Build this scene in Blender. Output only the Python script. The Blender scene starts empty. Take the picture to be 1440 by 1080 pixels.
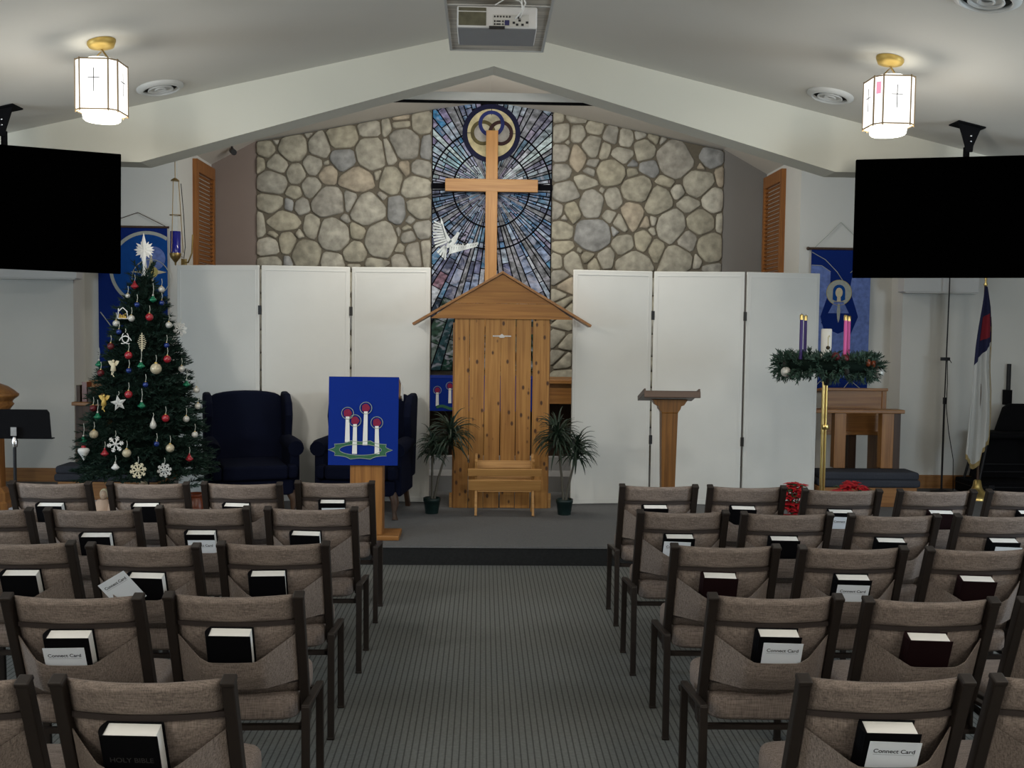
import bpy, math, random
from math import sin, cos, pi, radians, sqrt, atan2, hypot
from mathutils import Vector, Matrix
random.seed(7)
C = bpy.context.scene.collection
SC = bpy.context.scene

# ------------------------------------------------------------------ materials
def new_mat(name):
    m = bpy.data.materials.new(name); m.use_nodes = True
    nt = m.node_tree; b = nt.nodes['Principled BSDF']
    return m, nt, b
def mat(name, col, rough=0.6, metal=0.0, noise=0.0, scale=8.0, bump=0.0, spec=0.4, emit=None, estr=0.0, stretch=None, detail=3.0):
    m, nt, b = new_mat(name)
    b.inputs['Roughness'].default_value = rough
    b.inputs['Metallic'].default_value = metal
    b.inputs['Specular IOR Level'].default_value = spec
    c = (*col, 1.0)
    b.inputs['Base Color'].default_value = c
    if noise or bump:
        tc = nt.nodes.new('ShaderNodeTexCoord'); mp = nt.nodes.new('ShaderNodeMapping')
        nt.links.new(tc.outputs['Object'], mp.inputs['Vector'])
        if stretch: mp.inputs['Scale'].default_value = stretch
        n = nt.nodes.new('ShaderNodeTexNoise'); n.inputs['Scale'].default_value = scale; n.inputs['Detail'].default_value = detail
        nt.links.new(mp.outputs['Vector'], n.inputs['Vector'])
        if noise:
            mx = nt.nodes.new('ShaderNodeMix'); mx.data_type = 'RGBA'
            mx.inputs[6].default_value = (*[max(0, x*(1-noise)) for x in col], 1)
            mx.inputs[7].default_value = (*[min(1, x*(1+noise)) for x in col], 1)
            nt.links.new(n.outputs['Fac'], mx.inputs[0]); nt.links.new(mx.outputs[2], b.inputs['Base Color'])
        if bump:
            bp = nt.nodes.new('ShaderNodeBump'); bp.inputs['Strength'].default_value = bump; bp.inputs['Distance'].default_value = 0.01
            nt.links.new(n.outputs['Fac'], bp.inputs['Height']); nt.links.new(bp.outputs['Normal'], b.inputs['Normal'])
    if emit:
        b.inputs['Emission Color'].default_value = (*emit, 1); b.inputs['Emission Strength'].default_value = estr
    return m
def attr_mat(name, rough=0.8, marble=None, noise=0.25, scale=14.0, bump=0.3, estr=0.0, spec=0.3, nstretch=(1,1,1), detail=5.0, contrast=False):
    """colour comes from each stone's / each glass piece's own colour attribute, mottled by noise"""
    m, nt, b = new_mat(name)
    b.inputs['Roughness'].default_value = rough; b.inputs['Specular IOR Level'].default_value = spec
    at = nt.nodes.new('ShaderNodeAttribute'); at.attribute_name = 'Col'
    tc = nt.nodes.new('ShaderNodeTexCoord'); mp = nt.nodes.new('ShaderNodeMapping'); mp.inputs['Scale'].default_value = nstretch
    nt.links.new(tc.outputs['Object'], mp.inputs['Vector'])
    n = nt.nodes.new('ShaderNodeTexNoise'); n.inputs['Scale'].default_value = scale; n.inputs['Detail'].default_value = detail
    nt.links.new(mp.outputs['Vector'], n.inputs['Vector'])
    mr = nt.nodes.new('ShaderNodeMapRange'); mr.inputs[1].default_value = 0.3; mr.inputs[2].default_value = 0.7
    mr.inputs[3].default_value = 1-noise; mr.inputs[4].default_value = 1+noise
    nt.links.new(n.outputs['Fac'], mr.inputs[0])
    vm = nt.nodes.new('ShaderNodeVectorMath'); vm.operation = 'SCALE'
    nt.links.new(at.outputs['Color'], vm.inputs[0]); nt.links.new(mr.outputs[0], vm.inputs['Scale'])
    out = vm.outputs[0]
    if marble:      # opalescent streaks inside the glass
        n2 = nt.nodes.new('ShaderNodeTexNoise'); n2.inputs['Scale'].default_value = 7.0; n2.inputs['Detail'].default_value = 6; n2.inputs['Distortion'].default_value = 1.2
        nt.links.new(mp.outputs['Vector'], n2.inputs['Vector'])
        m2 = nt.nodes.new('ShaderNodeMapRange'); m2.inputs[1].default_value = 0.50; m2.inputs[2].default_value = 0.68; m2.inputs[3].default_value = 0; m2.inputs[4].default_value = 0.62
        nt.links.new(n2.outputs['Fac'], m2.inputs[0])
        mx = nt.nodes.new('ShaderNodeMix'); mx.data_type = 'RGBA'; mx.inputs[7].default_value = (*marble, 1)
        nt.links.new(m2.outputs[0], mx.inputs[0]); nt.links.new(out, mx.inputs[6]); out = mx.outputs[2]
    nt.links.new(out, b.inputs['Base Color'])
    if bump:
        bp = nt.nodes.new('ShaderNodeBump'); bp.inputs['Strength'].default_value = bump; bp.inputs['Distance'].default_value = 0.015
        nt.links.new(n.outputs['Fac'], bp.inputs['Height']); nt.links.new(bp.outputs['Normal'], b.inputs['Normal'])
    if estr:
        nt.links.new(out, b.inputs['Emission Color']); b.inputs['Emission Strength'].default_value = estr
    return m
def wood(name, c1, c2, axis='Z', rough=0.45, knots=False, scale=1.0, spec=0.4):
    m, nt, b = new_mat(name); b.inputs['Roughness'].default_value = rough; b.inputs['Specular IOR Level'].default_value = spec
    tc = nt.nodes.new('ShaderNodeTexCoord'); mp = nt.nodes.new('ShaderNodeMapping')
    s = [38*scale]*3; s['XYZ'.index(axis)] = 1.6*scale; mp.inputs['Scale'].default_value = s
    nt.links.new(tc.outputs['Object'], mp.inputs['Vector'])
    n = nt.nodes.new('ShaderNodeTexNoise'); n.inputs['Scale'].default_value = 1.0; n.inputs['Detail'].default_value = 4; n.inputs['Distortion'].default_value = 0.6
    nt.links.new(mp.outputs['Vector'], n.inputs['Vector'])
    r = nt.nodes.new('ShaderNodeValToRGB')
    r.color_ramp.elements[0].position = 0.32; r.color_ramp.elements[0].color = (*c2, 1)
    r.color_ramp.elements[1].position = 0.66; r.color_ramp.elements[1].color = (*c1, 1)
    nt.links.new(n.outputs['Fac'], r.inputs['Fac'])
    out = r.outputs['Color']
    if knots:
        mp2 = nt.nodes.new('ShaderNodeMapping'); s2 = [13.0]*3; s2['XYZ'.index(axis)] = 7.5; mp2.inputs['Scale'].default_value = s2
        nt.links.new(tc.outputs['Object'], mp2.inputs['Vector'])
        v = nt.nodes.new('ShaderNodeTexVoronoi'); v.inputs['Scale'].default_value = 1.0
        nt.links.new(mp2.outputs['Vector'], v.inputs['Vector'])
        r2 = nt.nodes.new('ShaderNodeValToRGB')
        r2.color_ramp.elements[0].position = 0.11; r2.color_ramp.elements[0].color = (0, 0, 0, 1)
        r2.color_ramp.elements[1].position = 0.20; r2.color_ramp.elements[1].color = (1, 1, 1, 1)
        nt.links.new(v.outputs['Distance'], r2.inputs['Fac'])
        mx = nt.nodes.new('ShaderNodeMix'); mx.data_type = 'RGBA'
        mx.inputs[6].default_value = (0.07, 0.028, 0.010, 1)
        nt.links.new(r2.outputs['Color'], mx.inputs[0]); nt.links.new(out, mx.inputs[7]); out = mx.outputs[2]
    nt.links.new(out, b.inputs['Base Color'])
    return m
def carpet_striped():
    m, nt, b = new_mat('nave_carpet'); b.inputs['Roughness'].default_value = 0.95; b.inputs['Specular IOR Level'].default_value = 0.1
    tc = nt.nodes.new('ShaderNodeTexCoord'); sp = nt.nodes.new('ShaderNodeSeparateXYZ')
    nt.links.new(tc.outputs['Object'], sp.inputs[0])
    def M(op, a, bb=None):
        x = nt.nodes.new('ShaderNodeMath'); x.operation = op
        for i, q in enumerate((a, bb)):
            if q is None: continue
            if isinstance(q, (int, float)): x.inputs[i].default_value = q
            else: nt.links.new(q, x.inputs[i])
        return x.outputs[0]
    fr = M('FRACT', M('MULTIPLY', sp.outputs['X'], 1/0.0292))
    line = M('LESS_THAN', fr, 0.22)
    fr2 = M('FRACT', M('ADD', M('MULTIPLY', sp.outputs['Y'], 1/0.016), M('MULTIPLY', M('FLOOR', M('MULTIPLY', sp.outputs['X'], 1/0.0292)), 0.37)))
    rib = M('LESS_THAN', fr2, 0.35)
    n = nt.nodes.new('ShaderNodeTexNoise'); n.inputs['Scale'].default_value = 60; n.inputs['Detail'].default_value = 3
    nt.links.new(tc.outputs['Object'], n.inputs['Vector'])
    v = M('ADD', M('MULTIPLY', n.outputs['Fac'], 0.5), 0.75)
    v = M('MULTIPLY', v, M('SUBTRACT', 1.0, M('MULTIPLY', line, 0.50)))
    v = M('MULTIPLY', v, M('SUBTRACT', 1.0, M('MULTIPLY', rib, 0.16)))
    vm = nt.nodes.new('ShaderNodeVectorMath'); vm.operation = 'SCALE'; vm.inputs[0].default_value = (0.158, 0.164, 0.158)
    nt.links.new(v, vm.inputs['Scale']); nt.links.new(vm.outputs[0], b.inputs['Base Color'])
    return m
def weave(name, col, scale=300, dark=0.42, rough=0.95):
    m, nt, b = new_mat(name); b.inputs['Roughness'].default_value = rough; b.inputs['Specular IOR Level'].default_value = 0.15
    tc = nt.nodes.new('ShaderNodeTexCoord')
    vals = []
    for st in ((scale, scale, 14), (14, scale, scale)):
        mp = nt.nodes.new('ShaderNodeMapping'); mp.inputs['Scale'].default_value = st
        nt.links.new(tc.outputs['Object'], mp.inputs['Vector'])
        n = nt.nodes.new('ShaderNodeTexNoise'); n.inputs['Scale'].default_value = 1.0; n.inputs['Detail'].default_value = 2
        nt.links.new(mp.outputs['Vector'], n.inputs['Vector']); vals.append(n.outputs['Fac'])
    ad = nt.nodes.new('ShaderNodeMath'); ad.operation = 'ADD'
    nt.links.new(vals[0], ad.inputs[0]); nt.links.new(vals[1], ad.inputs[1])
    mr = nt.nodes.new('ShaderNodeMapRange'); mr.inputs[1].default_value = 0.7; mr.inputs[2].default_value = 1.3
    mr.inputs[3].default_value = 1-dark; mr.inputs[4].default_value = 1+dark
    nt.links.new(ad.outputs[0], mr.inputs[0])
    vm = nt.nodes.new('ShaderNodeVectorMath'); vm.operation = 'SCALE'; vm.inputs[0].default_value = col
    nt.links.new(mr.outputs[0], vm.inputs['Scale']); nt.links.new(vm.outputs[0], b.inputs['Base Color'])
    return m

MT = {}
MT['wall'] = mat('wall_paint', (0.60, 0.60, 0.57), 0.85, noise=0.03, scale=3, bump=0.03)
MT['ceiling'] = mat('ceiling_paint', (0.60, 0.575, 0.52), 0.9, noise=0.03, scale=2)
MT['header'] = mat('header_paint', (0.66, 0.65, 0.57), 0.85, noise=0.02, scale=2)
MT['grey_wall'] = mat('grey_wall_paint', (0.185, 0.180, 0.172), 0.85, noise=0.06, scale=2)
MT['taupe_wall'] = mat('taupe_wall_paint', (0.225, 0.182, 0.162), 0.85, noise=0.06, scale=2)
MT['carpet'] = carpet_striped()
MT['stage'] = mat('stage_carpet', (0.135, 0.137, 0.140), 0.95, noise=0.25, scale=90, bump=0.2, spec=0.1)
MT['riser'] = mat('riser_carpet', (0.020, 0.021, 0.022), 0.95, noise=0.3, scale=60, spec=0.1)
MT['stone'] = attr_mat('field_stone', 0.9, None, 0.30, 11.0, 0.6)
MT['mortar'] = mat('mortar', (0.115, 0.100, 0.075), 0.95, noise=0.2, scale=30, bump=0.3)
MT['glass'] = attr_mat('stained_glass', 0.65, (0.40, 0.40, 0.48), 0.75, 14.0, 0.05, estr=0.06, spec=0.15, nstretch=(1, 1, 1.4))
MT['medal'] = attr_mat('medallion_glass', 0.6, None, 0.30, 10.0, 0.0, estr=0.05, spec=0.15)
MT['lead'] = mat('lead_came', (0.003, 0.003, 0.005), 0.8, spec=0.05)
MT['fabric'] = weave('taupe_upholstery', (0.196, 0.160, 0.140))
MT['seatfab'] = weave('seat_upholstery', (0.205, 0.166, 0.146))
MT['piping'] = mat('dark_piping', (0.028, 0.020, 0.018), 0.8)
MT['frame'] = mat('brown_metal', (0.020, 0.0145, 0.012), 0.5, metal=0.1, noise=0.15, scale=20, spec=0.35)
MT['bookblack'] = mat('black_cover', (0.0015, 0.0015, 0.0025), 0.7, spec=0.1)
MT['bookred'] = mat('maroon_cover', (0.010, 0.0025, 0.0035), 0.6, spec=0.15)
MT['pages'] = mat('book_pages', (0.88, 0.88, 0.86), 0.8, noise=0.06, scale=3, stretch=(1, 400, 1))
MT['card'] = mat('card_paper', (0.74, 0.80, 0.88), 0.7)
MT['ink'] = mat('card_ink', (0.03, 0.035, 0.06), 0.7)
MT['rule'] = mat('card_rule_line', (0.30, 0.33, 0.38), 0.7)
MT['gilt'] = mat('cover_lettering', (0.06, 0.06, 0.06), 0.5)
MT['pine'] = wood('knotty_pine', (0.42, 0.205, 0.052), (0.27, 0.115, 0.024), 'Z', 0.5, knots=True)
MT['pinex'] = wood('pine_boards_sideways', (0.37, 0.165, 0.036), (0.24, 0.095, 0.018), 'X', 0.5, knots=False)
MT['crib'] = wood('crib_pine', (0.46, 0.25, 0.085), (0.33, 0.165, 0.05), 'X', 0.45)
MT['oak'] = wood('oak', (0.33, 0.150, 0.042), (0.20, 0.083, 0.022), 'Z', 0.4)
MT['oakx'] = wood('oak_sideways', (0.33, 0.155, 0.045), (0.21, 0.088, 0.024), 'X', 0.4)
MT['cross'] = wood('cross_wood', (0.46, 0.225, 0.055), (0.34, 0.15, 0.03), 'Z', 0.45)
MT['crossx'] = wood('cross_wood_sideways', (0.44, 0.225, 0.062), (0.33, 0.15, 0.036), 'X', 0.45)
MT['lectern'] = wood('dark_oak', (0.19, 0.082, 0.018), (0.10, 0.040, 0.009), 'Z', 0.4)
MT['lecterntop'] = wood('walnut_top', (0.075, 0.035, 0.018), (0.04, 0.018, 0.010), 'X', 0.35)
MT['shutter'] = wood('shutter_wood', (0.32, 0.130, 0.034), (0.19, 0.070, 0.018), 'Z', 0.4)
MT['darkwood'] = wood('dark_wood', (0.07, 0.035, 0.018), (0.035, 0.018, 0.010), 'Z', 0.5)
MT['screen'] = mat('screen_fabric', (0.64, 0.64, 0.61), 0.9, noise=0.04, scale=4, bump=0.05)
MT['trimfab'] = mat('screen_border', (0.68, 0.68, 0.66), 0.9)
MT['hinge'] = mat('black_hinge', (0.006, 0.006, 0.006), 0.5)
MT['tvblack'] = mat('display_glass', (0.0003, 0.0003, 0.0003), 0.8, spec=0.0)
MT['tvbezel'] = mat('display_bezel', (0.0005, 0.0005, 0.0005), 0.8, spec=0.0)
MT['blackmetal'] = mat('black_metal', (0.008, 0.008, 0.010), 0.5, spec=0.3)
MT['blackmatte'] = mat('black_cloth', (0.004, 0.004, 0.005), 0.9, spec=0.1)
MT['chrome'] = mat('chrome', (0.6, 0.6, 0.62), 0.2, metal=1)
MT['navy'] = mat('navy_upholstery', (0.0030, 0.0046, 0.0150), 0.9, noise=0.3, scale=120, spec=0.1)
MT['blue'] = mat('royal_blue_cloth', (0.0035, 0.022, 0.205), 0.9, noise=0.1, scale=200, spec=0.15)
MT['banner'] = mat('banner_blue', (0.004, 0.020, 0.150), 0.9, noise=0.1, scale=80, spec=0.15)
MT['bannerlight'] = mat('batik_blue', (0.13, 0.19, 0.45), 0.9, noise=0.55, scale=22, spec=0.15, detail=6)
MT['bannermid'] = mat('banner_mid_blue', (0.006, 0.060, 0.26), 0.9, noise=0.2, scale=12, spec=0.15)
MT['bannersilver'] = mat('banner_silver', (0.36, 0.38, 0.34), 0.7, noise=0.2, scale=40)
MT['bannergold'] = mat('banner_gold', (0.42, 0.36, 0.12), 0.6, noise=0.35, scale=40)
MT['cream'] = mat('cream_cloth', (0.58, 0.52, 0.36), 0.85, noise=0.15, scale=60)
MT['white'] = mat('white_cloth', (0.72, 0.72, 0.70), 0.85)
MT['flame'] = mat('crimson_cloth', (0.20, 0.010, 0.045), 0.85)
MT['greencloth'] = mat('green_cloth', (0.030, 0.115, 0.060), 0.85, noise=0.4, scale=60)
MT['greycloth'] = mat('grey_outline_thread', (0.27, 0.32, 0.27), 0.85)
MT['plant'] = mat('dracaena_leaf', (0.013, 0.028, 0.016), 0.5, noise=0.5, scale=14)
MT['stem'] = mat('plant_stem', (0.085, 0.080, 0.065), 0.8)
MT['pot'] = mat('dark_green_pot', (0.004, 0.016, 0.015), 0.45)
MT['soil'] = mat('soil', (0.02, 0.014, 0.01), 0.95)
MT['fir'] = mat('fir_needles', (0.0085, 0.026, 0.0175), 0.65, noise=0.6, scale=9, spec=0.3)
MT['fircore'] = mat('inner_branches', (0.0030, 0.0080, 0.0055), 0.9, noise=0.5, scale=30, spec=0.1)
MT['trunk'] = mat('trunk', (0.012, 0.012, 0.010), 0.8)
MT['wreath'] = mat('wreath_greens', (0.026, 0.058, 0.040), 0.6, noise=0.7, scale=16)
MT['brass'] = mat('brass', (0.62, 0.46, 0.17), 0.28, metal=1.0)
MT['oldbrass'] = mat('aged_brass', (0.30, 0.21, 0.08), 0.4, metal=0.9)
MT['canopy'] = mat('canopy_brass', (0.50, 0.34, 0.09), 0.45, metal=0.5)
MT['purple'] = mat('purple_wax', (0.030, 0.012, 0.120), 0.5)
MT['pink'] = mat('pink_wax', (0.62, 0.10, 0.32), 0.5)
MT['wax'] = mat('white_wax', (0.70, 0.68, 0.62), 0.5)
MT['red'] = mat('red_bract', (0.38, 0.006, 0.012), 0.65, noise=0.4, scale=25)
MT['leafgreen'] = mat('poinsettia_leaf', (0.02, 0.06, 0.02), 0.6)
MT['foil'] = mat('red_foil', (0.30, 0.008, 0.012), 0.3, metal=0.4)
MT['cushion'] = mat('slate_cushion', (0.040, 0.044, 0.056), 0.9, noise=0.2, scale=60, spec=0.15)
MT['copper'] = mat('red_glaze', (0.15, 0.032, 0.010), 0.3, noise=0.4, scale=10)
MT['flagnavy'] = mat('flag_navy', (0.006, 0.008, 0.040), 0.85)
MT['flagred'] = mat('flag_red', (0.17, 0.006, 0.014), 0.85)
MT['flagwhite'] = mat('flag_white', (0.46, 0.46, 0.44), 0.85)
MT['fringe'] = mat('gold_fringe', (0.30, 0.22, 0.09), 0.8, noise=0.3, scale=90)
MT['ventwhite'] = mat('white_metal', (0.52, 0.52, 0.50), 0.5)
MT['ventdark'] = mat('vent_gap', (0.008, 0.008, 0.008), 0.8)
MT['shade'] = mat('lamp_glass', (0.85, 0.85, 0.84), 0.4, emit=(1.0, 0.985, 0.96), estr=1.15)
MT['shadeend'] = mat('lamp_end_glass', (0.85, 0.85, 0.80), 0.4, emit=(1.0, 0.985, 0.90), estr=1.25)
MT['lampframe'] = mat('lamp_came', (0.30, 0.21, 0.11), 0.5)
MT['lampcross'] = mat('lamp_cross_line', (0.10, 0.10, 0.10), 0.5)
MT['pinkglass'] = mat('lamp_pink_glass', (0.8, 0.2, 0.3), 0.4, emit=(1.0, 0.35, 0.48), estr=0.8)
MT['tube'] = mat('fluorescent_tube', (0.9, 0.9, 0.9), 0.4, emit=(1.0, 0.98, 0.95), estr=1.25)
MT['projwhite'] = mat('projector_body', (0.62, 0.62, 0.62), 0.5)
MT['projgrey'] = mat('projector_underside', (0.30, 0.31, 0.32), 0.5)
MT['projpanel'] = mat('ribbed_panel', (0.52, 0.47, 0.40), 0.8, noise=0.55, scale=1.0, stretch=(2.5, 55, 3), detail=1)
MT['port'] = mat('port_black', (0.01, 0.01, 0.012), 0.5)
MT['portblue'] = mat('port_blue', (0.02, 0.02, 0.10), 0.5)
MT['grillg'] = mat('grille_amber', (0.10, 0.095, 0.06), 0.6, noise=0.5, scale=30)
MT['cobalt'] = mat('cobalt_glass', (0.010, 0.012, 0.22), 0.12, spec=0.7)
MT['shutterglass'] = mat('shutter_pane', (0.5, 0.5, 0.45), 0.4, emit=(1.0, .93, .80), estr=0.10)
MT['paneglass'] = mat('daylit_pane', (0.7, 0.8, 0.9), 0.3, emit=(0.70, 0.86, 1.0), estr=3.0)
MT['stepgrey'] = mat('pale_step', (0.25, 0.25, 0.25), 0.8)
MT['whitebox'] = mat('white_casing', (0.55, 0.55, 0.54), 0.6)
MT['robe'] = mat('peach_robe', (0.50, 0.36, 0.27), 0.8, noise=0.2, scale=12)
MT['robered'] = mat('russet_robe', (0.14, 0.055, 0.045), 0.8, noise=0.2, scale=12)
MT['skin'] = mat('painted_face', (0.45, 0.33, 0.24), 0.7)
MT['sheet'] = mat('pale_patch', (0.46, 0.48, 0.54), 0.9)
ORN = {
 'red': mat('red_glass_ball', (0.30, 0.012, 0.022), 0.3, spec=0.7), 'darkred': mat('dull_red_ball', (0.10, 0.010, 0.014), 0.4),
 'green': mat('green_glass', (0.012, 0.17, 0.085), 0.25, metal=0.3, spec=0.7), 'blue': mat('blue_glass', (0.010, 0.030, 0.17), 0.25, metal=0.3, spec=0.7),
 'silver': mat('silver_ball', (0.52, 0.51, 0.47), 0.35, metal=0.2), 'gold': mat('champagne_ball', (0.50, 0.44, 0.31), 0.4, metal=0.2),
 'white': mat('white_ornament', (0.70, 0.70, 0.69), 0.6), 'brass': mat('gold_ornament', (0.55, 0.38, 0.10), 0.4, metal=0.3),
 'cream': mat('cream_ornament', (0.60, 0.54, 0.38), 0.6), 'glitter': mat('glitter', (0.48, 0.48, 0.46), 0.6, noise=0.5, scale=200)}
MT['ribbon'] = mat('pale_ribbon', (0.45, 0.47, 0.42), 0.7)
MT['star'] = mat('star_plastic', (0.78, 0.78, 0.75), 0.4, emit=(1, 0.98, 0.93), estr=0.10)

# ------------------------------------------------------------------ mesh builder
class MB:
    def __init__(s): s.v = []; s.f = []; s.sm = []; s.col = []
    def add(s, vs, fs, smooth=False, col=None):
        o = len(s.v); s.v += [tuple(x) for x in vs]
        for f in fs:
            s.f.append(tuple(i+o for i in f)); s.sm.append(smooth); s.col.append(col)
        return s
    def hexa(s, p, **k):  # p: 8 points, bottom 4 ccw then top 4
        return s.add(p, [(3,2,1,0),(4,5,6,7),(0,1,5,4),(1,2,6,5),(2,3,7,6),(3,0,4,7)], **k)
    def box(s, c, d, rot=None, **k):
        x, y, z = [q/2 for q in d]
        p = [Vector(q) for q in ((-x,-y,-z),(x,-y,-z),(x,y,-z),(-x,y,-z),(-x,-y,z),(x,-y,z),(x,y,z),(-x,y,z))]
        if rot: p = [rot @ q for q in p]
        return s.hexa([q+Vector(c) for q in p], **k)
    def b2(s, a, b, **k):
        return s.box([(a[i]+b[i])/2 for i in range(3)], [abs(b[i]-a[i]) for i in range(3)], **k)
    def beam(s, a, b, w, d, up=(0,0,1), **k):
        a, b = Vector(a), Vector(b); t = (b-a).normalized(); u = Vector(up)
        x = t.cross(u)
        if x.length < 1e-4: x = t.cross(Vector((0,1,0)))
        x.normalize(); y = x.cross(t)
        p = []
        for q in (a, b):
            p += [q-x*w/2-y*d/2, q+x*w/2-y*d/2, q+x*w/2+y*d/2, q-x*w/2+y*d/2]
        return s.hexa(p, **k)
    def prism(s, poly, a, b, axis='y', **k):  # poly in the two other axes (x,z) / (x,y) / (y,z)
        def P(u, w, t): return {'y': (u, t, w), 'z': (u, w, t), 'x': (t, u, w)}[axis]
        n = len(poly); vs = [P(u, w, a) for u, w in poly]+[P(u, w, b) for u, w in poly]
        fs = [tuple(range(n)), tuple(range(2*n-1, n-1, -1))]+[(i, i+n, (i+1) % n+n, (i+1) % n) for i in range(n)]
        return s.add(vs, fs, **k)
    def tube(s, path, r, n=8, caps=True, smooth=True, col=None, closed=False):
        path = [Vector(p) for p in path]; m = len(path); rs = r if isinstance(r, (list, tuple)) else [r]*m
        vs = []; prev = None
        for i, p in enumerate(path):
            if closed: t = path[(i+1) % m]-path[i-1]
            else: t = path[min(i+1, m-1)]-path[max(i-1, 0)]
            t.normalize()
            if prev is None:
                x = t.cross(Vector((0,0,1)))
                if x.length < 1e-3: x = t.cross(Vector((0,1,0)))
            else: x = prev-t*prev.dot(t)
            x.normalize(); prev = x; y = t.cross(x)
            vs += [p+(x*cos(2*pi*j/n)+y*sin(2*pi*j/n))*rs[i] for j in range(n)]
        fs = []
        for i in range(m if closed else m-1):
            a = i*n; b = ((i+1) % m)*n
            fs += [(a+j, a+(j+1) % n, b+(j+1) % n, b+j) for j in range(n)]
        s.add(vs, fs, smooth=smooth, col=col)
        if caps and not closed:
            s.add(vs[:n], [tuple(range(n-1, -1, -1))], col=col); s.add(vs[-n:], [tuple(range(n))], col=col)
        return s
    def lathe(s, prof, c=(0,0,0), n=20, smooth=True, col=None, sx=1, sy=1, ph=0):
        vs = []; m = len(prof)
        for r, z in prof:
            vs += [(c[0]+r*sx*cos(2*pi*j/n+ph), c[1]+r*sy*sin(2*pi*j/n+ph), c[2]+z) for j in range(n)]
        fs = []
        for i in range(m-1):
            fs += [(i*n+j, i*n+(j+1) % n, (i+1)*n+(j+1) % n, (i+1)*n+j) for j in range(n)]
        s.add(vs, fs, smooth=smooth, col=col)
        if prof[0][0] > 1e-4: s.add(vs[:n], [tuple(range(n-1, -1, -1))], col=col)
        if prof[-1][0] > 1e-4: s.add(vs[-n:], [tuple(range(n))], col=col)
        return s
    def ball(s, c, r, n=14, sz=None, col=None):
        sz = sz or (r, r, r); m = max(6, n//2+1)
        vs = []
        for i in range(m+1):
            t = pi*i/m
            for j in range(n):
                vs.append((c[0]+sz[0]*sin(t)*cos(2*pi*j/n), c[1]+sz[1]*sin(t)*sin(2*pi*j/n), c[2]+sz[2]*cos(t)))
        fs = []
        for i in range(m):
            fs += [(i*n+j, (i+1)*n+j, (i+1)*n+(j+1) % n, i*n+(j+1) % n) for j in range(n)]
        return s.add(vs, fs, smooth=True, col=col)
    def sheet(s, fn, nu, nv, thick=None, smooth=True, closed_u=False):
        P = [[Vector(fn(i/nu, j/nv)) for j in range(nv+1)] for i in range(nu+1)]
        idx = lambda i, j: i*(nv+1)+j
        vs = [q for row in P for q in row]
        fs = [(idx(i, j), idx(i+1, j), idx(i+1, j+1), idx(i, j+1)) for i in range(nu) for j in range(nv)]
        if thick is None: return s.add(vs, fs, smooth=smooth)
        t = Vector(thick); off = len(vs); vs2 = vs+[q+t for q in vs]
        fs2 = fs+[tuple(off+k for k in reversed(f)) for f in fs]
        s.add(vs2, fs2, smooth=smooth)
        ring = [idx(i, 0) for i in range(nu+1)]+[idx(nu, j) for j in range(1, nv+1)]+[idx(i, nv) for i in range(nu-1, -1, -1)]+[idx(0, j) for j in range(nv-1, 0, -1)]
        rv = [vs[k] for k in ring]; k = len(ring)
        s.add(rv+[q+t for q in rv], [(i, i+k, (i+1) % k+k, (i+1) % k) for i in range(k)])
        return s
    def strip(s, pts, w, up=(0,-1,0), h=0.002):   # flat ribbon of width w along pts, facing `up`
        pts = [Vector(p) for p in pts]; u = Vector(up)
        L = []; R = []
        for i, p in enumerate(pts):
            t = (pts[min(i+1, len(pts)-1)]-pts[max(i-1, 0)]).normalized(); x = t.cross(u).normalized()
            ww = w[i] if isinstance(w, (list, tuple)) else w
            L.append(p-x*ww/2); R.append(p+x*ww/2)
        n = len(pts); vs = L+R+[q+u*h for q in L]+[q+u*h for q in R]
        fs = []
        for i in range(n-1):
            fs += [(2*n+i, 2*n+i+1, 3*n+i+1, 3*n+i), (i, n+i, n+i+1, i+1), (i, i+1, 2*n+i+1, 2*n+i), (n+i, 3*n+i, 3*n+i+1, n+i+1)]
        fs += [(0, 2*n, 3*n, n), (n-1, 2*n-1, 4*n-1, 3*n-1)]
        return s.add(vs, fs)
    def build(s, name, m, parent=None, bev=0, seg=2, fix=True):
        me = bpy.data.meshes.new(name); me.from_pydata(s.v, [], s.f)
        for p, q in zip(me.polygons, s.sm): p.use_smooth = q
        if any(c is not None for c in s.col):
            ca = me.color_attributes.new('Col', 'FLOAT_COLOR', 'CORNER'); k = 0
            for p, c in zip(me.polygons, s.col):
                for li in p.loop_indices: ca.data[li].color = (*(c or (0.5, 0.5, 0.5)), 1)
        if fix:
            import bmesh
            bm = bmesh.new(); bm.from_mesh(me); bmesh.ops.recalc_face_normals(bm, faces=bm.faces); bm.to_mesh(me); bm.free()
        me.materials.append(m)
        o = bpy.data.objects.new(name, me); C.objects.link(o)
        if parent is not None: o.parent = parent
        if bev:
            b = o.modifiers.new('Bevel', 'BEVEL'); b.width = bev; b.segments = seg; b.limit_method = 'ANGLE'; b.angle_limit = radians(40)
        return o
def thing(name, label, cat, loc=(0,0,0), rz=0, group=None):
    o = bpy.data.objects.new(name, None); C.objects.link(o); o.location = loc; o.rotation_euler = (0, 0, rz)
    o.empty_display_size = 0.1
    return tag(o, label, cat, group)
def tag(o, label, cat, group=None, kind=None):
    o['label'] = label; o['category'] = cat
    if group: o['group'] = group
    if kind: o['kind'] = kind
    return o
def struct(o): o['kind'] = 'structure'; return o
def dup(root, loc=None, rz=None, label=None):
    r = root.copy(); C.objects.link(r)
    if loc is not None: r.location = loc
    if rz is not None: r.rotation_euler = (0, 0, rz)
    if label: r['label'] = label
    for ch in list(root.children):
        c = ch.copy(); C.objects.link(c); c.parent = r
        for g in list(ch.children):
            d = g.copy(); C.objects.link(d); d.parent = c
    return r
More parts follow.
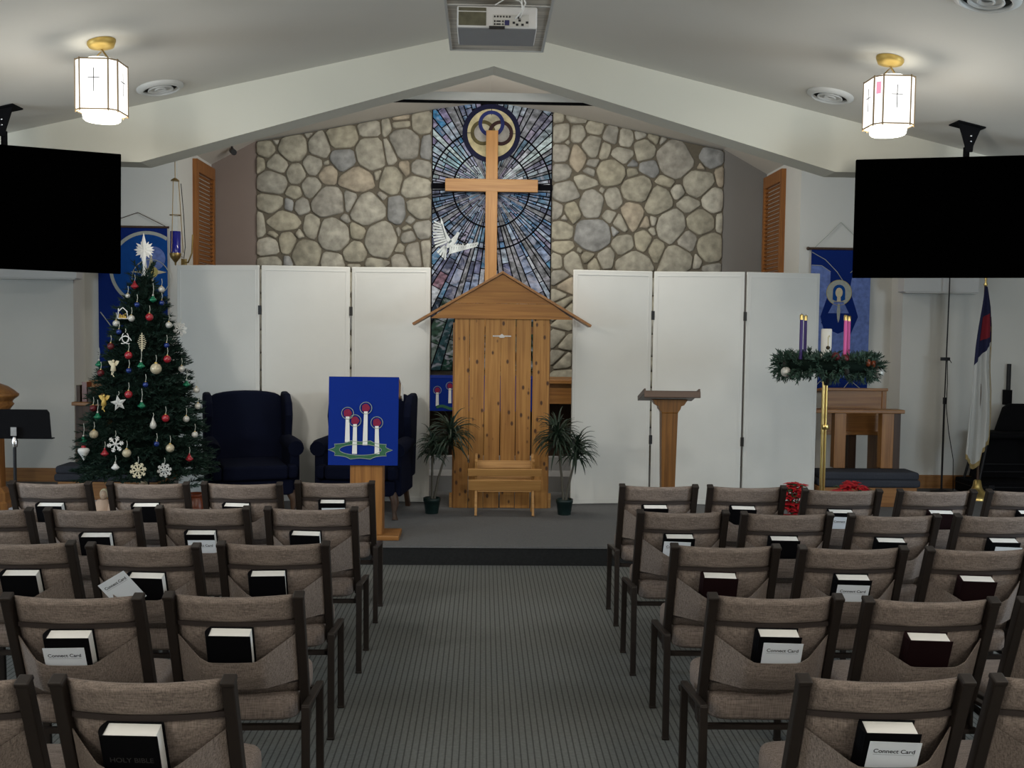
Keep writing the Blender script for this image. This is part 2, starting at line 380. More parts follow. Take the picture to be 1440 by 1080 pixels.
def text_mb(txt, size, thick=0.0004):
    cu = bpy.data.curves.new('lettering_curve', 'FONT'); cu.body = txt; cu.size = size; cu.align_x = 'CENTER'; cu.extrude = thick; cu.offset = size*0.016
    o = bpy.data.objects.new('lettering_tmp', cu); C.objects.link(o)
    dg = bpy.context.evaluated_depsgraph_get(); me = bpy.data.meshes.new_from_object(o.evaluated_get(dg))
    vs = [v.co.copy() for v in me.vertices]; fs = [tuple(p.vertices) for p in me.polygons]
    bpy.data.objects.remove(o); bpy.data.curves.remove(cu); bpy.data.meshes.remove(me)
    return vs, fs
RX = lambda a: Matrix.Rotation(a, 3, 'X'); RY = lambda a: Matrix.Rotation(a, 3, 'Y'); RZ = lambda a: Matrix.Rotation(a, 3, 'Z')
# ================================================================== THE ROOM
SX = 0.06                       # centre line of the building
ST = 0.15                       # stage floor height
YS = 7.56                       # stage edge
def RZc(x): return 4.15-0.232*abs(x-SX)      # nave ceiling height
struct(MB().b2((-6.3,-6,-0.1),(6.3,YS,0)).build('floor', MT['carpet']))
st = MB(); st.b2((-6.3,YS+0.03,0),(6.3,12.6,ST)); struct(st.build('floor_stage', MT['stage']))
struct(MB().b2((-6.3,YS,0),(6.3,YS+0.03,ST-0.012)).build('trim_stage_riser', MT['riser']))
struct(MB().b2((-6.3,YS-0.012,ST-0.014),(6.3,YS+0.03,ST)).build('trim_stage_nosing', MT['stage']))
# nave ceiling
for nm, x in (('ceiling_left', -6.3), ('ceiling_right', 6.3)):
    mb = MB(); z0 = RZc(SX); z1 = RZc(x)
    mb.hexa([(SX,-6,z0),(x,-6,z1),(x,8.0,z1),(SX,8.0,z0),(SX,-6,z0+.1),(x,-6,z1+.1),(x,8.0,z1+.1),(SX,8.0,z0+.1)])
    struct(mb.build(nm, MT['ceiling']))
# header wall with the gable-shaped opening
zl = 3.09; xl = SX-(4.15-zl)/0.232; xr = SX+(4.15-zl)/0.232
poly = [(xl,zl),(-2.68,3.075),(SX,3.863),(2.78,3.09),(xr,zl),(SX,4.16)]
struct(MB().prism(poly, 7.9, 8.17, 'y').build('wall_header', MT['header']))
# chancel ceiling
prof = [(-6.3,3.05),(-3.34,3.74),(-2.77,4.05),(-0.67,4.46),(SX,4.57),(0.80,4.46),(2.92,4.05),(3.49,3.74),(6.3,3.05)]
poly = prof+[(x, z+0.1) for x, z in reversed(prof)]
struct(MB().prism(poly, 8.1, 12.6, 'y').build('ceiling_chancel', MT['ceiling']))
# walls
for nm, s in (('left', -1), ('right', 1)):
    xw = 6.2*s
    mb = MB(); zt = 2.78
    # side wall with a window opening (Y 3.2-5.6, z 0.9-2.3)
    for a, b in (((-6,0),(3.2,zt)), ((5.6,0),(10.6,zt+.4)), ((3.2,0),(5.6,0.9)), ((3.2,2.3),(5.6,zt))):
        mb.b2((xw,a[0],a[1]),(xw+.1*s,b[0],b[1]))
    struct(mb.build('wall_'+nm, MT['wall']))
    w = MB(); w.b2((xw+.02*s,3.2,.9),(xw+.09*s,3.26,2.3)); w.b2((xw+.02*s,5.54,.9),(xw+.09*s,5.6,2.3)); w.b2((xw+.02*s,4.37,.9),(xw+.09*s,4.43,2.3))
    w.b2((xw+.02*s,3.2,.9),(xw+.09*s,5.6,.96)); w.b2((xw+.02*s,3.2,2.24),(xw+.09*s,5.6,2.3))
    wo = struct(w.build('window_'+('1' if s < 0 else '2'), MT['ventwhite']))
    pn = MB().b2((xw+.05*s,3.2,.9),(xw+.06*s,5.6,2.3)).build('window_pane', MT['paneglass'], wo)
    # front wall beside the recess, recess return, banner wall, chancel side wall
    xc = -4.30 if s < 0 else 4.50
    mb = MB(); mb.b2((xc,10.6,ST),(6.3*s,10.7,3.2)); mb.b2((xc,10.7,ST),(xc+.1*s,10.9,3.5))
    struct(mb.build('wall_front_'+nm, MT['wall']))
    xb = -3.30 if s < 0 else 3.46
    mb = MB(); mb.b2((xc+.1*s,10.9,ST),(xb,11.0,3.85))
    struct(mb.build('wall_banner_'+nm, MT['wall']))
    mb = MB(); mb.b2((xb,11.0,ST),(xb+.1*s,12.5,3.85)); struct(mb.build('wall_chancel_'+nm, MT['wall']))
    xs = -2.76 if s < 0 else 2.92
    mb = MB(); mb.b2((xs,12.24,ST),(xb,12.34,4.15)); struct(mb.build('wall_back_'+nm, MT['taupe_wall' if s < 0 else 'grey_wall']))
    # oak baseboards
    mb = MB(); mb.b2((xc-.012*s,10.582,ST),(6.2*s,10.6,ST+.10)); mb.b2((xc-.012*s,10.574,ST+.10),(6.2*s,10.6,ST+.145)); struct(mb.build('baseboard_front_'+nm, MT['oakx']))
    mb = MB(); mb.b2((xc,10.882,ST),(xb,10.9,ST+.13)); struct(mb.build('baseboard_banner_'+nm, MT['oakx']))
    # louvred shutters on the chancel side wall, at its far end
    xi = xb-.03*s
    fr = MB(); ya, yb, z0, z1 = 11.45, 12.2, 1.2, 3.70
    for y0, y1, q0, q1 in ((ya,ya+.06,z0,z1),(yb-.06,yb,z0,z1),(ya+.06,yb-.06,z0,z0+.08),(ya+.06,yb-.06,z1-.14,z1)):
        fr.b2((xb-.001*s,y0,q0),(xi-.025*s,y1,q1))
    sh = struct(fr.build('window_'+('3' if s < 0 else '4'), MT['shutter']))
    sl = MB(); z = z0+.10
    while z < z1-.15:
        sl.box((xb-.028*s, (ya+yb)/2, z+.02), (.012, yb-ya-.12, .052), rot=RY(radians(38*s))); z += .048
    sl.build('louvre_slat', MT['shutter'], sh)
    MB().b2((xb-.002*s,ya+.06,z0+.08),(xb-.006*s,yb-.06,z1-.14)).build('window_pane', MT['shutterglass'], sh)
struct(MB().b2((-6.3,-6.1,0),(6.3,-6,4.3)).build('wall_rear', MT['wall']))
mb = MB(); mb.b2((-3.4,12.36,ST),(3.6,12.46,4.7)); struct(mb.build('wall_back', MT['wall']))

# ---------------- field-stone masonry, each side of the window strip
def pclip(poly, nx, nz, d):      # keep n.p <= d
    out = []
    for i in range(len(poly)):
        a, b = poly[i], poly[(i+1) % len(poly)]
        da = nx*a[0]+nz*a[1]-d; db = nx*b[0]+nz*b[1]-d
        if da <= 0: out.append(a)
        if (da < 0 < db) or (db < 0 < da):
            t = da/(da-db); out.append((a[0]+t*(b[0]-a[0]), a[1]+t*(b[1]-a[1])))
    return out
def chaikin(p, k=0.22):
    out = []
    for i in range(len(p)):
        a, b = p[i], p[(i+1) % len(p)]
        out += [(a[0]+k*(b[0]-a[0]), a[1]+k*(b[1]-a[1])), (b[0]+k*(a[0]-b[0]), b[1]+k*(a[1]-b[1]))]
    return out
SL = "-2.65,3.94,0.12,0.08;-2.71,3.77,0.06,0.08;-2.50,3.78,0.14,0.10;-2.33,3.97,0.18,0.16;-2.01,4.00,0.13,0.16;-1.72,4.12,0.19,0.15;-1.41,4.21,0.14,0.09;-1.20,4.23,0.06,0.11;-1.02,4.36,0.10,0.04;-1.01,4.28,0.11,0.05;-0.77,4.30,0.13,0.14;-0.98,4.04,0.19,0.19;-0.71,4.01,0.08,0.15;-1.39,3.91,0.20,0.20;-1.16,3.95,0.07,0.17;-1.70,3.84,0.16,0.14;-2.08,3.78,0.12,0.13;-2.29,3.67,0.12,0.12;-2.57,3.56,0.19,0.13;-1.89,3.66,0.12,0.12;-2.10,3.51,0.12,0.12;-2.31,3.44,0.10,0.08;-1.55,3.61,0.24,0.17;-1.14,3.61,0.14,0.17;-0.96,3.75,0.06,0.10;-0.77,3.76,0.14,0.10;-0.83,3.53,0.18,0.13;-2.60,3.31,0.16,0.10;-2.37,3.30,0.06,0.07;-2.21,3.28,0.09,0.09;-1.90,3.34,0.20,0.18;-1.63,3.36,0.08,0.12;-1.42,3.25,0.22,0.20;-1.25,3.42,0.06,0.04;-1.07,3.24,0.11,0.17;-0.79,3.27,0.15,0.13;-2.70,3.05,0.05,0.15;-2.43,3.09,0.21,0.11;-2.10,3.03,0.10,0.14;-2.24,2.94,0.04,0.06;-1.80,2.95,0.21,0.21;-1.69,3.13,0.06,0.05;-1.55,2.98,0.11,0.09;-1.26,2.89,0.19,0.23;-1.04,2.98,0.03,0.08;-0.95,3.03,0.06,0.03;-0.89,3.14,0.06,0.04;-0.75,3.01,0.11,0.11;-0.92,2.93,0.09,0.07;-2.55,2.93,0.07,0.03;-2.62,2.78,0.13,0.10;-2.39,2.83,0.10,0.13;-2.16,2.72,0.17,0.15;-1.58,2.73,0.14,0.13;-1.03,2.78,0.05,0.05;-0.86,2.73,0.09,0.12;-0.71,2.75,0.06,0.14;-2.60,2.62,0.15,0.05;-2.39,2.62,0.05,0.06;-1.84,2.64,0.13,0.09;-1.31,2.61,0.15,0.06;-1.04,2.64,0.09,0.08;-1.58,2.57,0.08,0.03;-2.14,4.13,0.04,0.03;-2.52,4.04,0.04,0.02;-1.31,3.67,0.05,0.05;-1.92,3.80,0.04,0.03"
SR = "0.89,4.40,0.07,0.07;1.12,4.39,0.14,0.06;0.92,4.20,0.10,0.12;1.13,4.19,0.09,0.11;1.33,4.27,0.10,0.09;1.53,4.19,0.09,0.12;1.72,4.17,0.09,0.12;1.89,4.20,0.07,0.05;2.06,4.17,0.08,0.06;1.30,4.06,0.12,0.15;1.46,4.02,0.07,0.12;1.68,3.96,0.14,0.09;1.95,4.03,0.13,0.13;2.34,3.94,0.24,0.22;2.55,4.06,0.08,0.10;2.77,3.95,0.17,0.11;0.92,3.97,0.11,0.11;1.13,3.92,0.10,0.17;1.31,3.85,0.07,0.06;1.28,3.75,0.07,0.06;0.93,3.74,0.11,0.10;1.53,3.73,0.18,0.17;1.80,3.85,0.07,0.04;1.80,3.75,0.07,0.06;2.00,3.81,0.12,0.09;1.23,3.63,0.18,0.09;2.21,3.64,0.20,0.06;2.61,3.64,0.19,0.16;2.88,3.71,0.06,0.11;2.63,3.83,0.04,0.04;0.99,3.50,0.18,0.12;1.31,3.36,0.14,0.17;1.43,3.53,0.03,0.04;1.58,3.44,0.10,0.14;1.86,3.54,0.20,0.18;2.13,3.41,0.17,0.17;2.36,3.52,0.09,0.07;2.81,3.43,0.16,0.14;2.49,3.37,0.16,0.09;0.89,3.27,0.06,0.09;1.07,3.25,0.09,0.13;0.98,3.19,0.03,0.04;1.52,3.22,0.07,0.07;1.66,3.14,0.07,0.15;1.81,3.22,0.13,0.20;1.97,3.14,0.05,0.07;2.07,3.16,0.04,0.06;2.29,3.10,0.18,0.22;2.64,3.15,0.16,0.15;2.90,3.15,0.06,0.12;0.95,3.03,0.14,0.11;1.33,2.98,0.22,0.19;1.59,3.03,0.04,0.08;2.06,3.04,0.04,0.05;1.71,2.88,0.15,0.12;1.94,2.92,0.12,0.13;2.49,2.93,0.11,0.15;2.77,2.84,0.16,0.18;0.96,2.83,0.15,0.08;1.17,2.79,0.04,0.03;2.12,2.82,0.12,0.12;0.89,2.64,0.07,0.10;1.08,2.65,0.10,0.12;1.27,2.72,0.08,0.06;1.50,2.71,0.13,0.10;1.35,2.64,0.06,0.07;1.83,2.67,0.27,0.13;2.37,2.72,0.27,0.17;2.61,2.69,0.06,0.07;2.81,2.61,0.12,0.05;1.48,3.32,0.03,0.02;1.00,4.10,0.03,0.03;2.16,4.14,0.04,0.04"
def masonry(name, data, x0, x1, top, extra):
    S = [tuple(map(float, q.split(','))) for q in data.split(';')]+extra
    pal = [(0.335,0.315,0.250),(0.360,0.340,0.275),(0.345,0.328,0.270),(0.315,0.295,0.230),(0.380,0.362,0.305),(0.350,0.325,0.250),(0.265,0.268,0.262),(0.360,0.312,0.240),(0.320,0.303,0.262),(0.335,0.320,0.270),(0.370,0.350,0.285),(0.300,0.290,0.255)]
    rnd = random.Random(len(S))
    mb = MB(); yf = 12.24
    for i, (cx, cz, hw, hh) in enumerate(S):
        k = 1.42
        n = 5.0; poly = []
        for a in range(20):
            t = 2*pi*a/20; c, s_ = cos(t), sin(t)
            jr = 1+rnd.uniform(-.05, .05)
            poly.append((cx+k*hw*jr*math.copysign(abs(c)**(2/n), c), cz+k*hh*jr*math.copysign(abs(s_)**(2/n), s_)))
        for j, (dx, dz, w2, h2) in enumerate(S):
            if j == i: continue
            vx, vz = dx-cx, dz-cz; L = hypot(vx, vz)
            if L > 0.9 or L < 1e-4: continue
            ux, uz = vx/L, vz/L
            def sup(a, b):   # reach of a superellipse of half sizes a,b along u
                return 1.0/((abs(ux/a)**2.6+abs(uz/b)**2.6)**(1/2.6))
            r1, r2 = sup(hw, hh), sup(w2, h2)
            d = L*r1/(r1+r2)-0.0095
            poly = pclip(poly, ux, uz, ux*cx+uz*cz+d)
            if len(poly) < 3: break
        if len(poly) < 3: continue
        poly = pclip(poly, 1, 0, x1-.004); poly = pclip(poly, -1, 0, -(x0+.004))
        for nx, nz, d in top: poly = pclip(poly, nx, nz, d)
        poly = pclip(poly, 0, -1, -(ST+.01))
        if len(poly) < 3: continue
        # tidy tiny edges
        q = []
        for p in poly:
            if not q or hypot(p[0]-q[-1][0], p[1]-q[-1][1]) > 0.012: q.append(p)
        if len(q) < 4: continue
        q = chaikin(q, .15); m = len(q)
        gx = sum(p[0] for p in q)/m; gz = sum(p[1] for p in q)/m
        col = pal[rnd.randrange(len(pal))]; f = rnd.uniform(.9, 1.1); col = tuple(c*f for c in col)
        th = rnd.uniform(.022, .045)
        def ring(ins, y):
            o = []
            for p in q:
                dx, dz = gx-p[0], gz-p[1]; L = hypot(dx, dz) or 1
                t = min(ins, L*.5)/L; o.append((p[0]+dx*t, y, p[1]+dz*t))
            return o
        r0, r1_, r2_ = ring(0, yf+.02), ring(.0, yf-th*.55), ring(.016, yf-th)
        vs = r0+r1_+r2_+[(gx, yf-th-.006, gz)]
        fs = [(a, (a+1) % m, m+(a+1) % m, m+a) for a in range(m)]+[(m+a, m+(a+1) % m, 2*m+(a+1) % m, 2*m+a) for a in range(m)]+[(2*m+a, 2*m+(a+1) % m, 3*m) for a in range(m)]
        mb.add(vs, fs, smooth=True, col=col)
    base = MB()
    xs = [x0, x1]
    pts = [(x0, ST), (x1, ST)]
    zt = lambda x: min((d-nx*x)/nz for nx, nz, d in top)
    pts += [(x1, zt(x1)), (x0, zt(x0))]
    base.prism(pts, 12.235, 12.36, 'y')
    o = struct(base.build(name, MT['mortar']))
    mb.build('stone_facing', MT['stone'], o, fix=False)
rr = random.Random(3)
def filler(x0, x1, z1):
    out = []; z = .28
    while z < z1-.05:
        x = x0+.12
        while x < x1:
            out.append((x+rr.uniform(-.04,.04), z+rr.uniform(-.04,.04), rr.uniform(.11,.17), rr.uniform(.09,.14))); x += .29
        z += .23
    return out
topL = [(-0.20, 1, 4.452+0.20*0.642)]   # z - .20 x <= c
topL = [(-0.198, 1.0, 4.455+0.198*0.645)]
topR = [(0.205, 1.0, 4.462+0.205*0.81)]
masonry('wall_stone_left', SL, -2.76, -0.645, topL, filler(-2.7, -0.66, 2.52))
masonry('wall_stone_right', SR, 0.82, 2.925, topR, [(0.91,2.45,.09,.13),(0.93,2.25,.11,.10),(0.88,2.02,.06,.10),(1.04,2.08,.08,.08),(0.94,1.72,.13,.13),(0.93,1.48,.12,.09)]+filler(0.84, 2.9, 2.5)[7:])

# ---------------- stained-glass strip between the stones
def glass():
    rnd = random.Random(11)
    X0, X1, Z0 = -0.645, 0.82, 1.30
    def ztop(x): return 4.46+0.10*max(0, 1-((x-.08)/.73)**2)
    cx, cz = 0.078, 3.52
    root = MB(); arch = [(X0,Z0),(X1,Z0)]+[(X1-(X1-X0)*i/12, ztop(X1-(X1-X0)*i/12)) for i in range(13)]
    root.prism(arch, 12.235, 12.36, 'y')
    o = struct(root.build('window_5', MT['lead']))
    mb = MB()
    mc = (0.073, 4.19)
    def inside_top(poly):
        for a in range(12):
            xa = X0+(X1-X0)*a/12; xb = X0+(X1-X0)*(a+1)/12
            za, zb = ztop(xa)-.008, ztop(xb)-.008
            nx, nz = -(zb-za), xb-xa; L = hypot(nx, nz); nx /= L; nz /= L
            poly = pclip(poly, nx, nz, nx*xa+nz*za)
            if len(poly) < 3: return []
        return poly
    def colour(x, z, ray):
        c = colour0(x, z, ray); m = sum(c)/3; return tuple(max(0.004, (m+(q-m)*1.12)*.82) for q in c)
    def colour0(x, z, ray):
        u = rnd.random()
        if z < 2.2:
            base = [(0.012,0.045,0.028),(0.008,0.030,0.022),(0.03,0.06,0.045),(0.10,0.13,0.12),(0.02,0.05,0.06)]
            if z > 2.05: base = [(0.30,0.20,0.03),(0.02,0.02,0.03),(0.20,0.06,0.03),(0.02,0.03,0.05),(0.03,0.07,0.04)]
            return base[rnd.randrange(5)]
        if ray == 'grey': return (0.170, 0.178, 0.195)
        if ray == 'pale': return (0.42, 0.50, 0.52)
        if z > 3.52:
            side = 'r' if x > cx else 'l'
            if side == 'r': pal = [(0.17,0.17,0.24),(0.13,0.13,0.18),(0.30,0.34,0.40),(0.21,0.19,0.26),(0.38,0.40,0.45),(0.10,0.16,0.22),(0.17,0.23,0.29),(0.26,0.31,0.35)]
            elif z < 4.0: pal = [(0.28,0.40,0.46),(0.20,0.32,0.40),(0.38,0.46,0.50),(0.14,0.22,0.32),(0.32,0.36,0.46),(0.24,0.26,0.38)]
            else: pal = [(0.10,0.17,0.28),(0.06,0.18,0.34),(0.18,0.22,0.34),(0.22,0.20,0.32),(0.14,0.16,0.24),(0.28,0.34,0.42)]
        elif z > 2.75:
            pal = [(0.11,0.16,0.24),(0.15,0.18,0.27),(0.08,0.12,0.19),(0.22,0.27,0.36),(0.17,0.16,0.24),(0.13,0.22,0.32),(0.09,0.10,0.15),(0.25,0.31,0.40)]
            if x > cx+.1 and u < .3: return (0.10,0.20,0.36)
        else:
            pal = [(0.30,0.36,0.44),(0.18,0.23,0.35),(0.12,0.13,0.22),(0.22,0.14,0.18),(0.09,0.19,0.31),(0.40,0.43,0.48),(0.07,0.08,0.13),(0.21,0.26,0.38)]
        return pal[rnd.randrange(len(pal))]
    a = 0.0; g = 0.0075
    while a < 2*pi:
        da = radians(rnd.uniform(2.4, 5.6))
        if a+da > 2*pi: da = 2*pi-a
        mid = a+da/2; md = math.degrees(mid)
        kind = 'seg'
        if rnd.random() < 0.13: kind = 'grey'
        if abs(md-38) < 3 or abs(md-138) < 3: kind = 'pale'
        if abs(md-62) < 4 or abs(md-285) < 3 or abs(md-305) < 2.5 or abs(md-253) < 3 or abs(md-116) < 4: kind = 'grey'
        rs = [0.10]
        while rs[-1] < 2.3:
            if kind != 'seg': step = rnd.uniform(.5, 1.0)
            else: step = rnd.uniform(.07, .22)+rs[-1]*.06
            nxt = rs[-1]+step
            for arc in (0.47, 0.735):
                if rs[-1] < arc-.02 < nxt: nxt = arc
            rs.append(nxt)
        for r0, r1 in zip(rs[:-1], rs[1:]):
            P = lambda r, t: (cx+r*cos(t), cz+r*sin(t))
            poly = [P(r0, a), P(r1, a), P(r1, mid), P(r1, a+da), P(r0, a+da), P(r0, mid)]
            n1 = (sin(a), -cos(a)); n2 = (-sin(a+da), cos(a+da))
            gg = min(g, r0*da*.22)
            poly = pclip(poly, n1[0], n1[1], n1[0]*cx+n1[1]*cz-gg)
            poly = pclip(poly, n2[0], n2[1], n2[0]*cx+n2[1]*cz-gg) if len(poly) > 2 else []
            if len(poly) < 3: continue
            c_, s_ = cos(mid), sin(mid)
            poly = pclip(poly, c_, s_, c_*cx+s_*cz+r1-g*(2.2 if abs(r1-.47)<.001 or abs(r1-.735)<.001 else 1)); poly = pclip(poly, -c_, -s_, -(c_*cx+s_*cz+r0*cos(da/2)+g*.6)) if len(poly) > 2 else []
            if len(poly) < 3: continue
            poly = pclip(poly, 1, 0, X1-.012); poly = pclip(poly, -1, 0, -(X0+.012)) if len(poly) > 2 else []
            poly = pclip(poly, 0, -1, -(Z0+.01)) if len(poly) > 2 else []
            if len(poly) < 3: continue
            poly = inside_top(poly)
            if len(poly) < 3: continue
            gx = sum(p[0] for p in poly)/len(poly); gz = sum(p[1] for p in poly)/len(poly)
            if hypot(gx-mc[0], gz-mc[1]) < 0.30: continue
            mb.add([(p[0], 12.228, p[1]) for p in poly], [tuple(range(len(poly)))], col=colour(gx, gz, kind))
        a += da
    mb.build('glass_piece', MT['glass'], o)
    # medallion: navy ring, cream field, three interlaced rings
    def disc(m, c, r, y, n=48, col=None): m.add([(c[0]+r*cos(2*pi*i/n), y, c[1]+r*sin(2*pi*i/n)) for i in range(n)], [tuple(range(n))], col=col)
    def ann(m, c, r0, r1, y, n=48, col=None):
        vs = [(c[0]+r*cos(2*pi*i/n), y, c[1]+r*sin(2*pi*i/n)) for r in (r0, r1) for i in range(n)]
        m.add(vs, [(i, (i+1) % n, n+(i+1) % n, n+i) for i in range(n)], col=col)
    m = MB(); navy = (0.004, 0.005, 0.028)
    disc(m, mc, 0.352, 12.226, col=navy)
    disc(m, mc, 0.292, 12.2245, col=(0.45, 0.40, 0.24))
    for c0 in ((0.073, 4.305), (-0.028, 4.195), (0.186, 4.195)): disc(m, c0, 0.118, 12.2235, col=(0.27, 0.26, 0.24))
    disc(m, (0.073, 4.305), 0.118, 12.223, col=(0.36, 0.34, 0.25))
    for a_ in (0, pi/2, pi, 3*pi/2):
        m.add([(mc[0]+.215*cos(a_)-.004*sin(a_), 12.2222, mc[1]+.215*sin(a_)+.004*cos(a_)), (mc[0]+.292*cos(a_)-.004*sin(a_), 12.2222, mc[1]+.292*sin(a_)+.004*cos(a_)),
               (mc[0]+.292*cos(a_)+.004*sin(a_), 12.2222, mc[1]+.292*sin(a_)-.004*cos(a_)), (mc[0]+.215*cos(a_)+.004*sin(a_), 12.2222, mc[1]+.215*sin(a_)-.004*cos(a_))], [(0,1,2,3)], col=(0.02,0.02,0.03))
    ann(m, (-0.028, 4.195), .108, .152, 12.2215, col=(0.085, 0.070, 0.028))
    ann(m, (0.186, 4.195), .108, .152, 12.221, col=(0.030, 0.012, 0.012))
    ann(m, (0.073, 4.305), .114, .158, 12.2205, col=(0.014, 0.022, 0.115))
    m.build('medallion_glass', MT['medal'], o)
    # dove with an olive sprig
    d = MB(); k = 0.25*12.22/1400; wx = lambda u: -0.645+(u-70)*k; wz = lambda w: 2.96-(w-800)*k
    W = (0.60, 0.64, 0.64)
    def pc(pts, y=12.222, col=W): d.add([(wx(u), y, wz(w)) for u, w in pts], [tuple(range(len(pts)))], col=col)
    pc([(150,880),(158,850),(180,825),(205,800),(212,785),(222,783),(228,793),(222,802),(218,815),(212,835),(195,855),(175,868)])
    for i in range(9):   # raised wing
        t = i/8; a0 = (150+10*t, 800+40*t)
        pc([(130+26*t,742+92*t),(84+8*t-10*sin(pi*t),722+140*t),(86+8*t-10*sin(pi*t),732+140*t),(134+26*t,752+92*t)])
    pc([(122,704),(134,728),(142,760),(160,800),(186,836),(170,850),(150,824),(134,780),(122,740)])
    for i in range(12):  # spread wing
        t = i/11
        pc([(175+150*t,852+(-8)*t),(184+150*t,852-8*t),(182+140*t,905-40*t),(168+140*t,908-40*t)])
    pc([(170,850),(230,858),(290,848),(332,838),(330,846),(280,858),(230,866),(180,866)], 12.2215)
    for i in range(4): pc([(150+3*i,862+4*i),(142+3*i,858+4*i),(100+14*i,895+14*i),(110+14*i,905+12*i)])
    rn = random.Random(5)
    for i in range(16):
        u, w = 228+rn.uniform(0, 36), 792+rn.uniform(0, 66); pc([(u-6,w),(u,w-5),(u+6,w),(u,w+5)], 12.2205, (0.012,0.016,0.018))
    d.build('dove_glass', MT['medal'], o)
    b = MB(); b.b2((X0,12.17,3.515),(X1,12.23,3.575)); b.build('support_bar', MT['lead'], o)
    # low hills beyond: irregular pieces are part of the strip below the roof line
glass()
# ---------------- white valance with a light tube, spanning the chancel behind the header
v = MB(); v.b2((-2.3,8.60,3.745),(2.4,8.63,3.825)); vo = struct(v.build('trim_valance', MT['wall']))
MB().b2((-2.3,8.594,3.735),(2.4,8.636,3.752)).build('trim_edge', MT['blackmatte'], vo)
MB().tube([(-1.1,8.72,3.83),(1.2,8.72,3.83)], .014, 8).build('fluorescent_tube', MT['tube'], vo)
